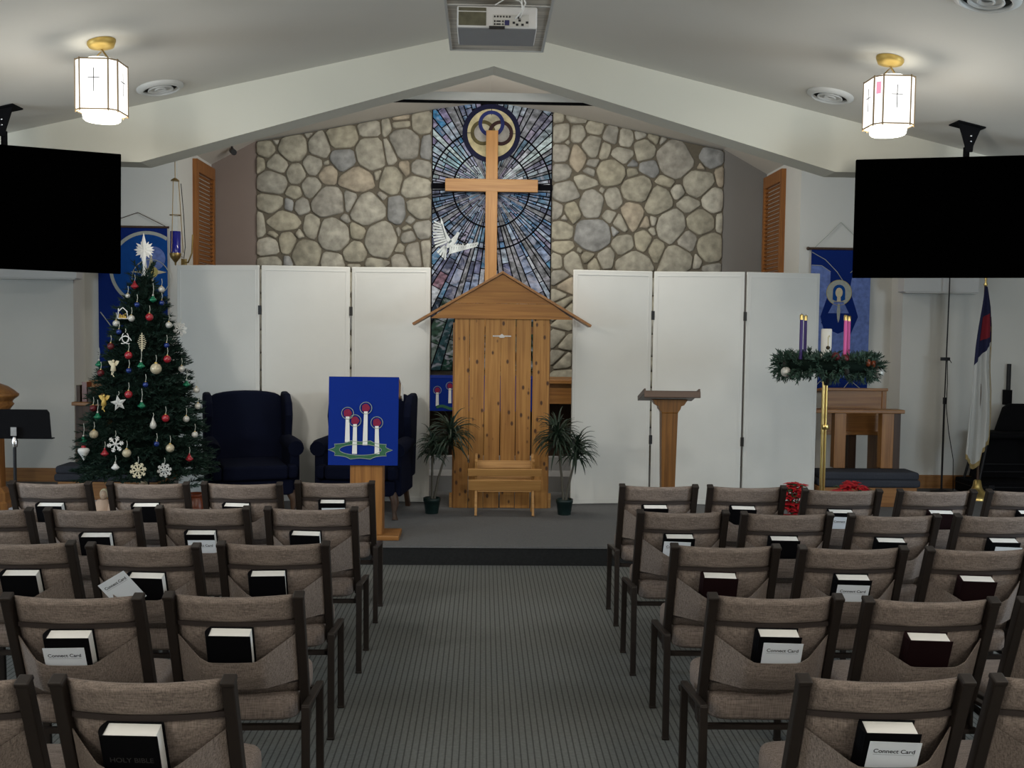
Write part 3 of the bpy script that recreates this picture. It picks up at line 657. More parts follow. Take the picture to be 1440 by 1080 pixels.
# ================================================================== CHAIRS, BOOKS, CARDS
TILT = atan2(0.17, 0.47)
def lean(z): return 0.17*(0.87-z)/0.47
def back_y(x, z): return lean(z)-0.034*(1-(x/0.21)**2)
def make_chair():
    t = thing('padded_chair', '', 'chair')
    for s in (-1, 1):
        p = MB(); p.beam((s*.224,lean(.385),.385),(s*.224,0,.865), .034, .036, up=(0,1,0)); p.beam((s*.224,.003,.858),(s*.224,-.003,.873), .038, .041, up=(0,1,0))
        p.build('back_post', MT['frame'], t, bev=.004)
    b = MB()
    def prof_panel(z0, z1, rtop):
        n = 14; loop = []
        zs = [z0+(z1-z0)*i/6 for i in range(7)]
        return zs
    # lower panel and top band, each a thick curved pad
    def pad(z0, z1, th, puff):
        nu, nv = 12, 8
        def shell(u, v, side):
            x = -.207+.414*u; e = min(1, min(v, 1-v)*5); e = sqrt(max(0, 1-(1-e)**2)); ex = min(1, min(u, 1-u)*12); ex = sqrt(max(0, 1-(1-ex)**2))
            z = z0+(z1-z0)*v-.004*sin(pi*u)*(v > .8)
            return (x, back_y(x, z)+th/2+side*(th/2)*(.25+.75*e*ex)-(puff*e*ex if side < 0 else 0), z)
        P = {}
        vs = []; fs = []
        for sd in (-1, 1):
            for i in range(nu+1):
                for j in range(nv+1): P[(sd,i,j)] = len(vs); vs.append(shell(i/nu, j/nv, sd))
        for sd in (-1, 1):
            for i in range(nu):
                for j in range(nv): fs.append((P[(sd,i,j)],P[(sd,i+1,j)],P[(sd,i+1,j+1)],P[(sd,i,j+1)]))
        for i in range(nu):
            for j in (0, nv): fs.append((P[(-1,i,j)],P[(-1,i+1,j)],P[(1,i+1,j)],P[(1,i,j)]))
        for j in range(nv):
            for i in (0, nu): fs.append((P[(-1,i,j)],P[(-1,i,j+1)],P[(1,i,j+1)],P[(1,i,j)]))
        b.add(vs, fs, smooth=True)
    pad(.470, .756, .030, 0); pad(.764, .866, .036, .004)
    b.build('backrest', MT['fabric'], t)
    pp = MB(); pp.strip([(-.205+.41*i/12, back_y(-.205+.41*i/12,.760)+.012, .760) for i in range(13)], .016, up=(0,-1,0), h=.010)
    pp.build('piping', MT['piping'], t)
    # map pocket with a V-shaped mouth
    pk = MB()
    def bump(x):
        a = abs(x); return 1 if a < .108 else max(0, 1-(a-.108)/.096)
    def mouth(x): return .640+max(0, abs(x)-.078)/.127*.078
    def pf(u, v):
        x = -.205+.41*u; z = .528+(mouth(x)-.528)*v
        lo = .80+.20*min(1, v*2.2)
        return (x, back_y(x, z)-.006-.084*bump(x)*lo, z)
    pk.sheet(pf, 30, 7, thick=(0, -.006, 0))
    pk.sheet(lambda u, v: (-.205+.41*u, back_y(-.205+.41*u, .528)-(.002+(.010+.084*.80*bump(-.205+.41*u))*v), .528), 30, 1)
    pk.build('back_pocket', MT['fabric'], t)
    ph = MB(); ph.strip([(-.204+.408*i/24, back_y(-.204+.408*i/24,.522)-.004, .522) for i in range(25)], .010, up=(0,-1,0), h=.004)
    ph.build('piping', MT['piping'], t)
    # seat cushion
    s = MB(); nu, nv = 14, 12; vs = []; fs = []
    x0, x1, y0, y1, z0, z1 = -.208, .208, .105, .535, .362, .482
    for j in range(nv+1):
        ph_ = -pi/2+pi*j/nv
        for i in range(28):
            a = 2*pi*i/28; ce = math.copysign(abs(cos(a))**.28, cos(a)); se = math.copysign(abs(sin(a))**.28, sin(a))
            r = abs(cos(ph_))**.30 if j not in (0, nv) else 0.0
            yy = (y0+y1)/2+(y1-y0)/2*se*r
            vs.append(((x1-x0)/2*ce*r, yy, (z0+z1)/2+(z1-z0)/2*math.copysign(abs(sin(ph_))**.45, sin(ph_))+.02*(yy-y0)))
    for j in range(nv):
        fs += [(j*28+i, j*28+(i+1) % 28, (j+1)*28+(i+1) % 28, (j+1)*28+i) for i in range(28)]
    s.add(vs, fs, smooth=True); s.build('seat', MT['seatfab'], t)
    f = MB()
    for yy in (.11, .50): f.b2((-.24,yy,.340),(.24,yy+.025,.358))
    for xx in (-.225, .205): f.b2((xx,.11,.340),(xx+.02,.52,.358))
    f.build('seat_frame', MT['frame'], t)
    for sx in (-1, 1):
        x = sx*.248
        r = MB(); r.beam((x,-.004,.468),(x,.365,.425), .030, .016, up=(0,0,1)); r.beam((x-sx*.014,.17,.45),(x-sx*.014,.17,.35), .012, .05); r.build('side_rail', MT['frame'], t, bev=.004)
        l = MB(); l.beam((x,0,.004),(x,.004,.470), .030, .020, up=(0,1,0)); l.b2((x-.017,-.012,0),(x+.017,.012,.012)); l.build('leg', MT['frame'], t, bev=.004)
        l = MB(); l.beam((x,.372,.004),(x,.357,.428), .030, .020, up=(0,1,0)); l.b2((x-.017,.360,0),(x+.017,.384,.012)); l.build('leg', MT['frame'], t, bev=.004)
    return t
BW, BH, BT = .152, .206, .056
def make_book(cover, name='hymnal', spine=-1, th=BT, letters=False):
    # local: x across, y towards the panel is 0, front cover at y=-th, z up
    t = thing(name, '', 'book')
    c = MB(); w = BW/2; e = .003
    c.b2((-w,-e,0),(w,0,BH)); c.b2((-w,-th,0),(w,-th+e,BH))
    xs = spine*w
    n = 6; pr = [(xs-spine*.002, -th)]+[(xs+spine*.010*sin(pi*i/n), -th+th*i/n) for i in range(1, n)]+[(xs-spine*.002, 0), (xs-spine*.006, 0), (xs-spine*.006, -th)]
    c.prism(pr, 0, BH, 'z'); c.build('cover', cover, t, bev=.001, seg=1)
    p = MB(); p.b2((-w+.004 if spine < 0 else -w+.007, -th+e, .004),(w-.007 if spine < 0 else w-.004, -e, BH-.006)); p.build('pages', MT['pages'], t)
    if letters:
        vs, fs = text_mb('HOLY BIBLE', .022)
        m = MB(); m.add([(v.x, -th-.0006, v.y+.118) for v in vs], fs); m.build('cover_lettering', MT['gilt'], t, fix=False)
    return t
CARDH = .150
def make_card():
    t = thing('connect_card', '', 'card')
    MB().b2((-.070,-.0012,0),(.070,0,CARDH)).build('paper', MT['card'], t)
    vs, fs = text_mb('Connect Card', .0185)
    MB().add([(v.x*1.05, -.0017, v.y+CARDH-.037) for v in vs], fs).build('card_lettering', MT['ink'], t, fix=False)
    r = MB(); r.b2((-.056,-.0016,CARDH-.0435),(.056,-.0013,CARDH-.0423)); r.build('rule_line', MT['rule'], t)
    return t
CHAIR0 = make_chair(); CH_USED = []
BOOK_B = make_book(MT['bookblack']); BOOK_R = make_book(MT['bookred']); BOOK_T = make_book(MT['bookblack'], spine=-1); CARD0 = make_card()
BOOK_H = make_book(MT['bookblack'], letters=True)
USED = set()
def place(proto, loc, rot, label, group):
    if proto.name in USED: o = dup(proto)
    else: o = proto; USED.add(proto.name)
    o.location = loc; o.rotation_euler = rot; o['label'] = label; o['group'] = group
    return o
ORD = ['front', 'second', 'third', 'fourth', 'rearmost']
SEAT = ['aisle', 'second', 'third', 'fourth', 'fifth']
SIDE = {'L': 'Christmas-tree side', 'R': 'flag side'}
# per row: (seat number from the aisle, x, y, angle, book)   book: (x offset, yaw deg, kind, card)
# card: None or (x offset, roll deg, drop)
ROWS = {
 ('L',1): [(3,-2.557,5.935,-.5,('b',.010,0,.0,None)),(2,-1.985,5.945,2,('b',-.008,2,.0,None)),(1,-1.436,5.965,0,('b',-.025,-4,.0,None)),(0,-0.892,6.04,2.5,('b',-.012,0,.012,(.010,1,.030)))],
 ('L',2): [(3,-2.515,5.07,0,None),(2,-1.975,5.076,1.5,('b',.025,1,.0,None)),(1,-1.440,5.150,-2,('b',-.005,1,.0,(.010,1,.030))),(0,-0.882,5.146,1.5,('b',-.022,-5,.0,None))],
 ('L',3): [(2,-1.985,4.285,0,('b',.020,1,.0,None)),(1,-1.440,4.249,-1.5,('b',.020,-3,.0,(-.085,33,.035))),(0,-0.898,4.295,3,('b',-.020,2,.0,None))],
 ('L',4): [(1,-1.405,3.428,.5,('b',-.005,1,.0,(-.010,2,.036))),(0,-0.860,3.457,3,('b',-.008,-3,.0,None))],
 ('L',5): [(1,-1.420,2.604,0,None),(0,-0.888,2.612,0,('h',-.022,-3,.0,None))],
 ('R',1): [(0,1.080,5.995,0,('b',-.024,0,.0,None)),(1,1.617,5.982,-3,('b',-.024,-3,-.01,None)),(2,2.168,5.884,-3,('b',-.012,-2,.0,(.010,-2,.024))),(3,2.745,5.882,.5,('r',.020,-4,.0,None)),(4,3.300,5.90,0,('b',.02,0,.0,None))],
 ('R',2): [(0,1.052,5.122,0,('b',-.020,-1,.0,(-.020,-5,.016))),(1,1.589,5.087,-1.5,('b',-.018,-2,-.01,None)),(2,2.142,5.061,0,('b',-.024,-4,-.02,None)),(3,2.704,5.070,0,('b',.012,-2,.0,(.012,-4,.024)))],
 ('R',3): [(0,1.073,4.296,-2,('r',-.026,-4,-.01,None)),(1,1.631,4.274,-1,('b',-.006,-2,.0,(-.005,-2,.022))),(2,2.190,4.26,0,('r',-.020,-5,-.01,None))],
 ('R',4): [(0,1.049,3.465,-1.5,('b',.008,-2,.0,(.010,-2,.022))),(1,1.592,3.428,-1,('r',-.014,-4,-.01,None)),(2,2.150,3.434,0,None)],
 ('R',5): [(0,1.102,2.627,-.5,('b',.008,-3,.0,(.006,-3,.024))),(1,1.640,2.633,0,None)],
}
for (sd, rw), chairs in ROWS.items():
    for seat, x, y, ang, bk in chairs:
        rowname = ORD[rw-1]+' row'; pos = ('next to the aisle' if seat == 0 else SEAT[seat]+' seat from the aisle')
        o = place(CHAIR0, (x, y, 0), (0, 0, radians(ang*.45)), 'taupe padded chair, %s, %s, %s' % (rowname, SIDE[sd], pos), 'padded chairs in rows facing the stage')
        if not bk: continue
        kind, dx, yaw, dz, card = bk
        R3 = RZ(radians(ang*.45))
        zb = .562+max(0, dz); yb = lean(zb)-.034-.006
        if card and card[1] < 20: yb += .0005
        loc = Vector((x, y, 0))+R3 @ Vector((dx, yb, zb))
        m = R3 @ RX(TILT) @ RZ(radians(yaw*.6))
        pr = {'b': BOOK_B, 'r': BOOK_R, 'h': BOOK_H}[kind]
        cname = {'b': 'black', 'r': 'dark maroon', 'h': 'black'}[kind]
        if kind == 'h': lab = 'nearest black book with white pages, rearmost row, tree side, chair beside the aisle'
        else: lab = '%s hymnal in the %s-row chair pocket, %s, %s' % (cname, ORD[rw-1], pos, 'tree side' if sd == 'L' else 'flag side')
        place(pr, loc, m.to_euler(), lab, 'hymnals in the chair pockets')
        if card:
            cdx, roll, drop = card
            if roll > 20:
                loc2 = Vector((x, y, 0))+R3 @ Vector((dx+cdx+.030, lean(.62)-.034-.006-BT-.014, .622)); m2 = R3 @ RX(TILT) @ RY(radians(-roll))
            else:
                base = Vector((x, y, 0))+R3 @ (Vector((dx, yb, zb)))
                mm = R3 @ RX(TILT) @ RZ(radians(yaw*.6))
                loc2 = base+mm @ Vector((cdx, -BT-.004, BH-CARDH-drop)); m2 = mm @ RY(radians(-roll*.4))
            clab = 'white printed card tucked before the %s-row hymnal, %s, %s' % (ORD[rw-1], 'tree side' if sd == 'L' else 'flag side', pos)
            if roll > 20: clab = 'white printed card leaning sideways beside a hymnal, third row, tree side'
            place(CARD0, loc2, m2.to_euler(), clab, 'printed cards in the chair pockets')
for q in (BOOK_T,):
    for ch in list(q.children): bpy.data.objects.remove(ch)
    bpy.data.objects.remove(q)

# ================================================================== FOLDING SCREENS
def folding_screen(label, pts, ztop):
    t = thing('folding_screen', label, 'folding screen', (0,0,0), group='white folding screens behind the stage')
    n = len(pts)-1
    for i in range(n):
        a, b = Vector((*pts[i], 0)), Vector((*pts[i+1], 0)); d = (b-a).normalized(); nrm = Vector((d.y, -d.x, 0))
        if nrm.y > 0: nrm = -nrm
        a2, b2 = a+d*.010, b-d*.010
        mb = MB(); w = (b2-a2).length; rot = RZ(atan2(d.y, d.x))
        cz = (ST+.004+ztop)/2; mb.box(((a2.x+b2.x)/2, (a2.y+b2.y)/2, cz), (w, .030, ztop-ST-.004), rot=rot)
        p = mb.build('panel', MT['screen'], t, bev=.006)
        br = MB(); c = (a2+b2)/2+nrm*.016
        for dx, dz, sx, sz in ((-w/2+.035,0,.006,ztop-ST-.09),(w/2-.035,0,.006,ztop-ST-.09),(0,(ztop-ST)/2-.045,w-.07,.006),(0,-(ztop-ST)/2+.05,w-.07,.006)):
            br.box((c.x+d.x*dx, c.y+d.y*dx, cz+dz), (sx, .004, sz), rot=rot)
        br.build('border_welt', MT['trimfab'], p)
        if i < n-1:
            for z in (ztop-.42, ST+.62):
                h = MB(); q = b+nrm*.018; h.box((q.x, q.y, z), (.030, .010, .085), rot=rot); h.build('hinge', MT['hinge'], t)
    return t
folding_screen('white three-panel folding screen behind the blue armchairs', [(-2.93,9.63),(-2.10,9.47),(-1.263,9.56),(-.494,9.47)], 2.388)
folding_screen('white three-panel folding screen behind the bare wooden lectern', [(.836,9.43),(1.620,9.53),(2.48,9.40),(3.227,9.50)], 2.384)

# ================================================================== STABLE, MANGER, CROSS, ALTAR
t = thing('nativity_stable', 'knotty pine nativity stable front with a pitched roof, below the cross', 'stable', (.172,9.2,ST))
bx = [(-.435,-.300),(-.296,-.160),(-.155,-.012),(-.006,.130),(.136,.272),(.288,.440)]
rs = random.Random(4)
for i, (a, b) in enumerate(bx):
    m = MB(); j = rs.uniform(-.004, .004); l = rs.uniform(0, .006)
    m.hexa([(a+j,-.010,l),(b+j,-.010,l),(b+j,.012,l),(a+j,.012,l),(a-j,-.010,1.76),(b-j,-.010,1.76),(b-j,.012,1.76),(a-j,.012,1.76)])
    m.build('plank', MT['pine'], t, bev=.002, seg=1)
for s in (-1, 1):
    m = MB(); m.b2((s*.415-.02,.016,0),(s*.415+.035*s,.055,1.72)); m.build('side_post', MT['oak'], t)
    m = MB(); m.prism([(.02,0),(.20,0),(.02,.14)], s*.462-.012, s*.462+.012, 'x'); m.build('foot_brace', MT['crib'], t)
for z in (.35, 1.62):
    m = MB(); m.b2((-.43,.013,z),(.43,.028,z+.07)); m.build('cross_rail', MT['oakx'], t)
gz = 1.758; ga = 2.165; gw = .655
m = MB(); m.prism([(-gw,gz),(gw,gz),(gw*.70,gz+.140),(-gw*.70,gz+.140)], -.052, -.034, 'y'); m.build('gable_board', MT['pinex'], t, bev=.001, seg=1)
m = MB(); m.prism([(-gw*.695,gz+.142),(gw*.695,gz+.142),(.0,ga)], -.052, -.034, 'y'); m.build('gable_board', MT['pinex'], t, bev=.001, seg=1)
for s in (-1, 1):
    m = MB(); apex = (0, ga+.030); tip = (s*.822, gz-.046)
    dx, dz = tip[0]-apex[0], tip[1]-apex[1]; L = hypot(dx, dz); nx, nz = -dz/L*s*.0, 0
    m.prism([apex, tip, (tip[0]-s*.010, tip[1]-.022), (0, apex[1]-.024)], -.085, .165, 'y'); m.build('roof_board', MT['oakx'], t, bev=.002, seg=1)
m = MB(); m.b2((-.085,-.016,1.595),(.085,-.011,1.607)); m.prism([(-.02,1.585),(.02,1.585),(.03,1.60),(0,1.622),(-.03,1.60)], -.019, -.011, 'y'); m.build('strap_hinge', MT['chrome'], t)

t = thing('manger', 'small empty wooden manger standing before the stable front', 'manger', (.204,8.92,ST))
for s in (-1, 1):
    for a, b in (((-.13,0),(.115,.525)),((.13,0),(-.115,.50))):
        m = MB(); m.beam((s*.255,a[0],0),(s*.255+s*.0,b[0],b[1]), .022, .040, up=(0,1,0)); m.build('leg', MT['crib'], t, bev=.002, seg=1)
def slat(y, z, w, h, tilt, nm='trough_slat'):
    m = MB(); m.box((0,y,z),(w,.016,h), rot=RX(tilt)); m.build(nm, MT['crib'], t, bev=.002, seg=1)
slat(-.125,.392,.655,.072,radians(24)); slat(-.080,.272,.650,.105,radians(24))
slat(.125,.430,.50,.075,radians(-24)); slat(.080,.300,.50,.10,radians(-24))
m = MB(); m.b2((-.24,-.05,.205),(.24,.05,.217)); m.build('trough_floor', MT['crib'], t)

t = thing('wooden_cross', 'large light wooden cross hanging before the stained glass strip', 'cross', (.082,12.10,0))
m = MB(); m.b2((-.072,-.035,1.75),(.072,.045,4.195)); m.build('upright', MT['cross'], t, bev=.004)
m = MB(); m.b2((-.558,-.036,3.468),(.556,.044,3.618)); m.build('crossbar', MT['crossx'], t, bev=.004)
m = MB(); m.b2((-.03,.044,3.52),(.03,.075,3.57)); m.build('wall_bracket', MT['blackmetal'], t)

t = thing('altar_table', 'wooden altar table behind the stable and screens', 'altar', (.10,11.15,ST))
m = MB(); m.b2((-1.1,-.36,1.08),(1.1,.36,1.125)); m.build('altar_top', MT['oakx'], t, bev=.006)
m = MB(); m.b2((-1.02,-.32,.86),(1.02,-.29,1.08)); m.b2((-1.02,.29,.86),(1.02,.32,1.08)); m.build('apron', MT['oakx'], t)
for sx in (-1, 1):
    for sy in (-1, 1):
        m = MB(); m.b2((sx*.94-.05,sy*.27-.04,0),(sx*.94+.05,sy*.27+.04,1.08)); m.build('leg', MT['darkwood'], t)
m = MB(); m.b2((-.95,.10,.2),(.95,.13,.9)); m.build('back_panel', MT['darkwood'], t)
t = thing('altar_cloth', 'royal blue candle cloth hanging on the altar behind the stable', 'altar cloth', (.10,10.775,ST))
m = MB(); m.b2((-.74,-.004,.775),(.60,0,1.132)); m.b2((-.74,-.004,1.128),(.60,.70,1.132)); m.build('cloth_panel', MT['blue'], t)
def candle_motif(par, cx, cz, k, y, cands, ring=True):
    for x, z0, z1 in cands:
        w = MB(); fl = MB(); rg = MB()
        w.prism([(cx+(x-.020)*k,cz+z0*k),(cx+(x+.020)*k,cz+z0*k),(cx+(x+.016)*k,cz+z1*k),(cx+(x-.016)*k,cz+z1*k)], y-.001, y, 'y')
        fl.prism([(cx+(x+.034*cos(2*pi*i/14))*k, cz+(z1+.030+.036*sin(2*pi*i/14))*k) for i in range(14)], y-.0008, y, 'y')
        rg.tube([(cx+(x+.050*cos(2*pi*i/24))*k, y-.001, cz+(z1+.030+.050*sin(2*pi*i/24))*k) for i in range(24)], .0032*k, 5, closed=True)
        w.build('candle_applique', MT['white'], par); fl.build('flame_applique', MT['flame'], par); rg.build('halo_stitching', MT['greycloth'], par)
candle_motif(t, -.59, .775, .85, -.004, [(0,.06,.235),(.16,.10,.29),(.30,.05,.21)])
m = MB(); m.strip([(-.60+.35*i/10, -.005, .815+.015*sin(i)) for i in range(11)], .03, up=(0,-1,0)); m.build('wreath_applique', MT['greencloth'], t)
t = MB(); t.b2((-1.2,10.15,ST),(1.3,10.60,ST+.16)); t.b2((-1.0,10.60,ST),(1.1,10.74,ST+.30)); tag(t.build('altar_step', MT['stepgrey']), 'low pale step in front of the altar, glimpsed beside the stable', 'step')

# ================================================================== LECTERNS
t = thing('draped_lectern', 'wooden lectern draped with a royal blue candle cloth', 'lectern', (-.905,7.86,ST))
m = MB(); m.b2((-.125,-.09,.038),(.128,.09,1.12)); m.build('column', MT['oak'], t, bev=.006)
m = MB(); m.b2((-.26,-.13,0),(.262,.18,.038)); m.build('base_plate', MT['oakx'], t, bev=.006)
m = MB(); m.prism([(-.10,1.12),(-.10,1.268),(.30,1.13),(.30,1.08)], -.255, .255, 'x'); m.build('desk', MT['oakx'], t, bev=.004)
m = MB(); m.box((.262,.10,1.150),(.010,.16,.10), rot=RX(radians(-19))); m.build('paper_sheet', MT['pages'], t)
t2 = thing('lectern_cloth', 'royal blue cloth with four white candles draped over the lectern', 'cloth', (-.92,7.74,ST))
c = MB()
def cf(u, v): return (-.270+.540*u+(-.006*(1-v)), -.006*sin(pi*u*3)*(1-v)-.004*(1-v), .592+.688*v)
c.sheet(cf, 16, 8, thick=(0,-.004,0)); c.hexa([(-.270,0,1.276),(.270,0,1.276),(.270,.42,1.138),(-.270,.42,1.138),(-.270,-.004,1.281),(.270,-.004,1.281),(.270,.42,1.143),(-.270,.42,1.143)])
c.build('cloth_panel', MT['blue'], t2)
k = .54/747.; X = lambda u: -.272+(u-3)*k; Z = lambda v: .592+(1010-v)*.688/1005
y0 = -.0125
for (bxp, by, txp, ty) in ((205,745,207,455),(282,880,287,540),(394,780,402,395),(523,880,520,560)):
    w = MB(); fl = MB(); rg = MB()
    w.prism([(X(bxp-26),Z(by)),(X(bxp+26),Z(by)),(X(txp+19),Z(ty)),(X(txp-19),Z(ty))], y0-.0016, y0, 'y')
    cx_, cz_ = X(txp), Z(ty-38)
    fl.prism([(cx_+(.031+.003*cos(5*2*pi*i/20))*cos(2*pi*i/20), cz_+.033*sin(2*pi*i/20)) for i in range(20)], y0-.0014, y0, 'y')
    rg.tube([(cx_+.046*cos(2*pi*i/28), y0-.0006, cz_+.046*sin(2*pi*i/28)) for i in range(28)], .0030, 5, closed=True)
    w.build('candle_applique', MT['white'], t2); fl.build('flame_applique', MT['flame'], t2); rg.build('halo_stitching', MT['greycloth'], t2)
g = MB()
wr = []
for i in range(40):
    a = 2*pi*i/40; jr = 1+.13*(1 if i % 4 == 0 else -.4 if i % 4 == 2 else 0)
    wr.append((a, jr))
vs = []
for a, jr in wr: vs.append((X(345+305*jr*cos(a)), y0-.0004, Z(835-98*jr*sin(a))))
for a, jr in wr: vs.append((X(345+225*cos(a)), y0-.0004, Z(833-62*sin(a))))
g.add(vs, [(i, (i+1) % 40, 40+(i+1) % 40, 40+i) for i in range(40)]); g.build('wreath_applique', MT['greencloth'], t2)
g = MB(); g.tube([(v[0], y0-.0008, v[2]) for v in vs[:40]], .0028, 5, closed=True); g.tube([(v[0], y0-.0008, v[2]) for v in vs[40:]], .0028, 5, closed=True); g.build('outline_stitching', MT['greycloth'], t2)

t = thing('bare_lectern', 'slim dark oak lectern with a bare slanted top, before the folding screen', 'lectern', (1.508,8.0,ST))
m = MB(); n_ = [(.052,.03),(.055,.40),(.066,1.0),(.070,1.018)]
for (r0, z0), (r1, z1) in zip(n_[:-1], n_[1:]):
    m.hexa([(-r0,-r0*.8,z0),(r0,-r0*.8,z0),(r0,r0*.8,z0),(-r0,r0*.8,z0),(-r1,-r1*.8,z1),(r1,-r1*.8,z1),(r1,r1*.8,z1),(-r1,r1*.8,z1)])
m.build('pedestal', MT['lectern'], t, bev=.003)
m = MB(); pr = [(-.068,1.012),(.068,1.012),(.085,1.035),(.092,1.06),(.115,1.068),(.135,1.10),(.148,1.112),(-.148,1.112),(-.135,1.10),(-.115,1.068),(-.092,1.06),(-.085,1.035)]
m.prism(pr, -.055, .055, 'y'); m.build('bracket', MT['lectern'], t, bev=.002)
m = MB(); a = radians(-14); m.box((0,.03,1.138),(.43,.34,.022), rot=RX(a)); m.box((0,-.137,1.160),(.45,.022,.052), rot=RX(a)); m.box((-.218,.03,1.146),(.014,.34,.040), rot=RX(a)); m.box((.218,.03,1.146),(.014,.34,.040), rot=RX(a)); m.build('desk_top', MT['lecterntop'], t, bev=.003)
m = MB(); m.b2((-.19,-.16,0),(.19,.16,.035)); m.build('base_plate', MT['lectern'], t, bev=.008)

# ================================================================== WING CHAIRS
def wing_chair(label, loc, rz):
    t = thing('wing_chair', label, 'armchair', loc, rz, 'navy wing chairs on the stage')   # faces -y
    m = MB(); m.b2((-.33,-.36,.20),(.33,.28,.34)); m.build('seat_base', MT['navy'], t, bev=.02)
    m = MB(); m.b2((-.275,-.42,.345),(.275,.22,.47)); m.prism([(-.275,.345),(-.36,.35),(-.36,.465),(-.275,.47)], -.42, -.27, 'y'); m.prism([(.275,.345),(.36,.35),(.36,.465),(.275,.47)], -.42, -.27, 'y'); m.build('seat_cushion', MT['navy'], t, bev=.03, seg=3)
    # back: outline with a soft camel top
    out = [(-.33,.30)]+[(.33*cos(pi-q*pi/10)*(1.0)*(.995 if 0 < q < 10 else 1), .985+.085*sin(q*pi/10)**.7) for q in range(11)]+[(.33,.30)]
    m = MB()
    n = len(out); A = []
    for (x, z) in out: A.append((x, .20+.16*(z-.3)/.8, z))
    B = [(x, y+.10, z) for x, y, z in A]; 
    m.add(A+B, [tuple(range(n)), tuple(range(2*n-1, n-1, -1))]+[(i, i+n, (i+1) % n+n, (i+1) % n) for i in range(n)]); m.build('backrest', MT['navy'], t, bev=.025, seg=3)
    for s in (-1, 1):
        m = MB(); pw = [(.33,.30),(.44,1.02),(.38,1.06),(.22,1.05),(.10,.98),(.06,.86),(.10,.72),(.12,.60),(.10,.30)]
        m.prism([(y, z) for y, z in pw], s*.315, s*.385, 'x'); m.build('wing', MT['navy'], t, bev=.022, seg=3)
        m = MB(); m.b2((s*.30,-.33,.20),(s*.385,.20,.60)); m.build('arm_panel', MT['navy'], t, bev=.015)
        m = MB(); m.tube([(s*.350,-.36,.605),(s*.350,-.30,.615),(s*.345,.0,.62),(s*.340,.20,.62)], [.068,.072,.068,.06], 14); m.build('arm', MT['navy'], t, bev=.01)
        m = MB(); m.tube([(s*.31,-.31,.22),(s*.335,-.345,.15),(s*.325,-.33,.06),(s*.335,-.345,.02),(s*.335,-.35,0)], [.042,.036,.018,.022,.028], 10); m.build('leg', MT['darkwood'], t)
        m = MB(); m.beam((s*.30,.27,.22),(s*.31,.36,0), .04, .04); m.build('leg', MT['darkwood'], t, bev=.004)
    return t
wing_chair('navy wing-back armchair between the Christmas tree and draped lectern', (-2.065,8.90,ST), radians(19))
wing_chair('navy wing-back armchair mostly hidden behind the draped lectern', (-1.04,8.97,ST), radians(-7))

# ================================================================== DRACAENAS
def dracaena(label, loc, heads, seed):
    t = thing('potted_dracaena', label, 'potted plant', loc, 0, 'potted plants flanking the stable'); rn = random.Random(seed)
    m = MB(); m.lathe([(.058,0),(.074,.11),(.078,.112),(.078,.142),(.070,.142),(.068,.125)], n=20); m.build('pot', MT['pot'], t)
    m = MB(); m.lathe([(.0,.122),(.069,.122)], n=20); m.build('soil', MT['soil'], t)
    for hx, hy, hz, R, n in heads:
        m = MB(); m.tube([(hx*.12,hy*.1,.12),(hx*.35,hy*.3,hz*.45),(hx*.8,hy*.8,hz*.8),(hx,hy,hz)], [.012,.011,.010,.009], 7); m.build('stem', MT['stem'], t)
        m = MB()
        for i in range(n):
            a = rn.uniform(0, 2*pi); el = rn.uniform(-.35, 1.35); L = R*rn.uniform(.75, 1.15); z0 = rn.uniform(-.10, .05)
            p = Vector((hx, hy, hz+z0)); d = Vector((cos(a)*cos(el), sin(a)*cos(el)*.8, sin(el))); pts = [p]; st = L/6
            for q in range(6):
                p = p+d*st; d = (d+Vector((0,0,-.20-.05*q))).normalized(); pts.append(p.copy())
            m.strip(pts, [.008,.015,.017,.016,.013,.009,.002], up=Vector((cos(a)*.2, sin(a)*.2-.3, 1)).normalized(), h=.0012)
        m.build('foliage', MT['plant'], t, fix=False)
    return t
dracaena('potted dracaena with two leafy heads, at the armchair side of the stable', (-.447,8.92,ST), [(.005,-.06,.62,.170,95),(.165,-.06,.72,.265,130)], 2)
dracaena('potted dracaena with two leafy heads, at the bare-lectern side of the stable', (.748,8.90,ST), [(-.075,-.06,.72,.265,130),(.10,-.05,.60,.225,110)], 5)
# ================================================================== CHRISTMAS TREE
TX, TY = -2.675, 7.95
def Rtree(z):
    q = min(max((z-.63)/1.62, 0), .97); return .54*(1-q)**.6
t = thing('christmas_tree', 'tall dark green Christmas tree hung with red, green and silver ornaments', 'christmas tree', (TX,TY,0))
rn = random.Random(9)
m = MB(); m.tube([(0,0,ST+.02),(0,0,1.2),(0,0,2.22)], [.035,.028,.008], 10); m.build('trunk', MT['trunk'], t)
m = MB()
for i in range(4):
    a = pi/4+i*pi/2; m.beam((0,0,ST+.10),(.22*cos(a),.22*sin(a),ST+.012), .03, .02)
m.lathe([(.05,ST+.02),(.05,ST+.22)], n=14); m.build('tree_stand', MT['blackmetal'], t)
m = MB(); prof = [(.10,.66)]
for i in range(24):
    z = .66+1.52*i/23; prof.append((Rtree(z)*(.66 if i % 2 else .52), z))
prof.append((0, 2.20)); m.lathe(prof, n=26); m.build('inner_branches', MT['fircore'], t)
m = MB()
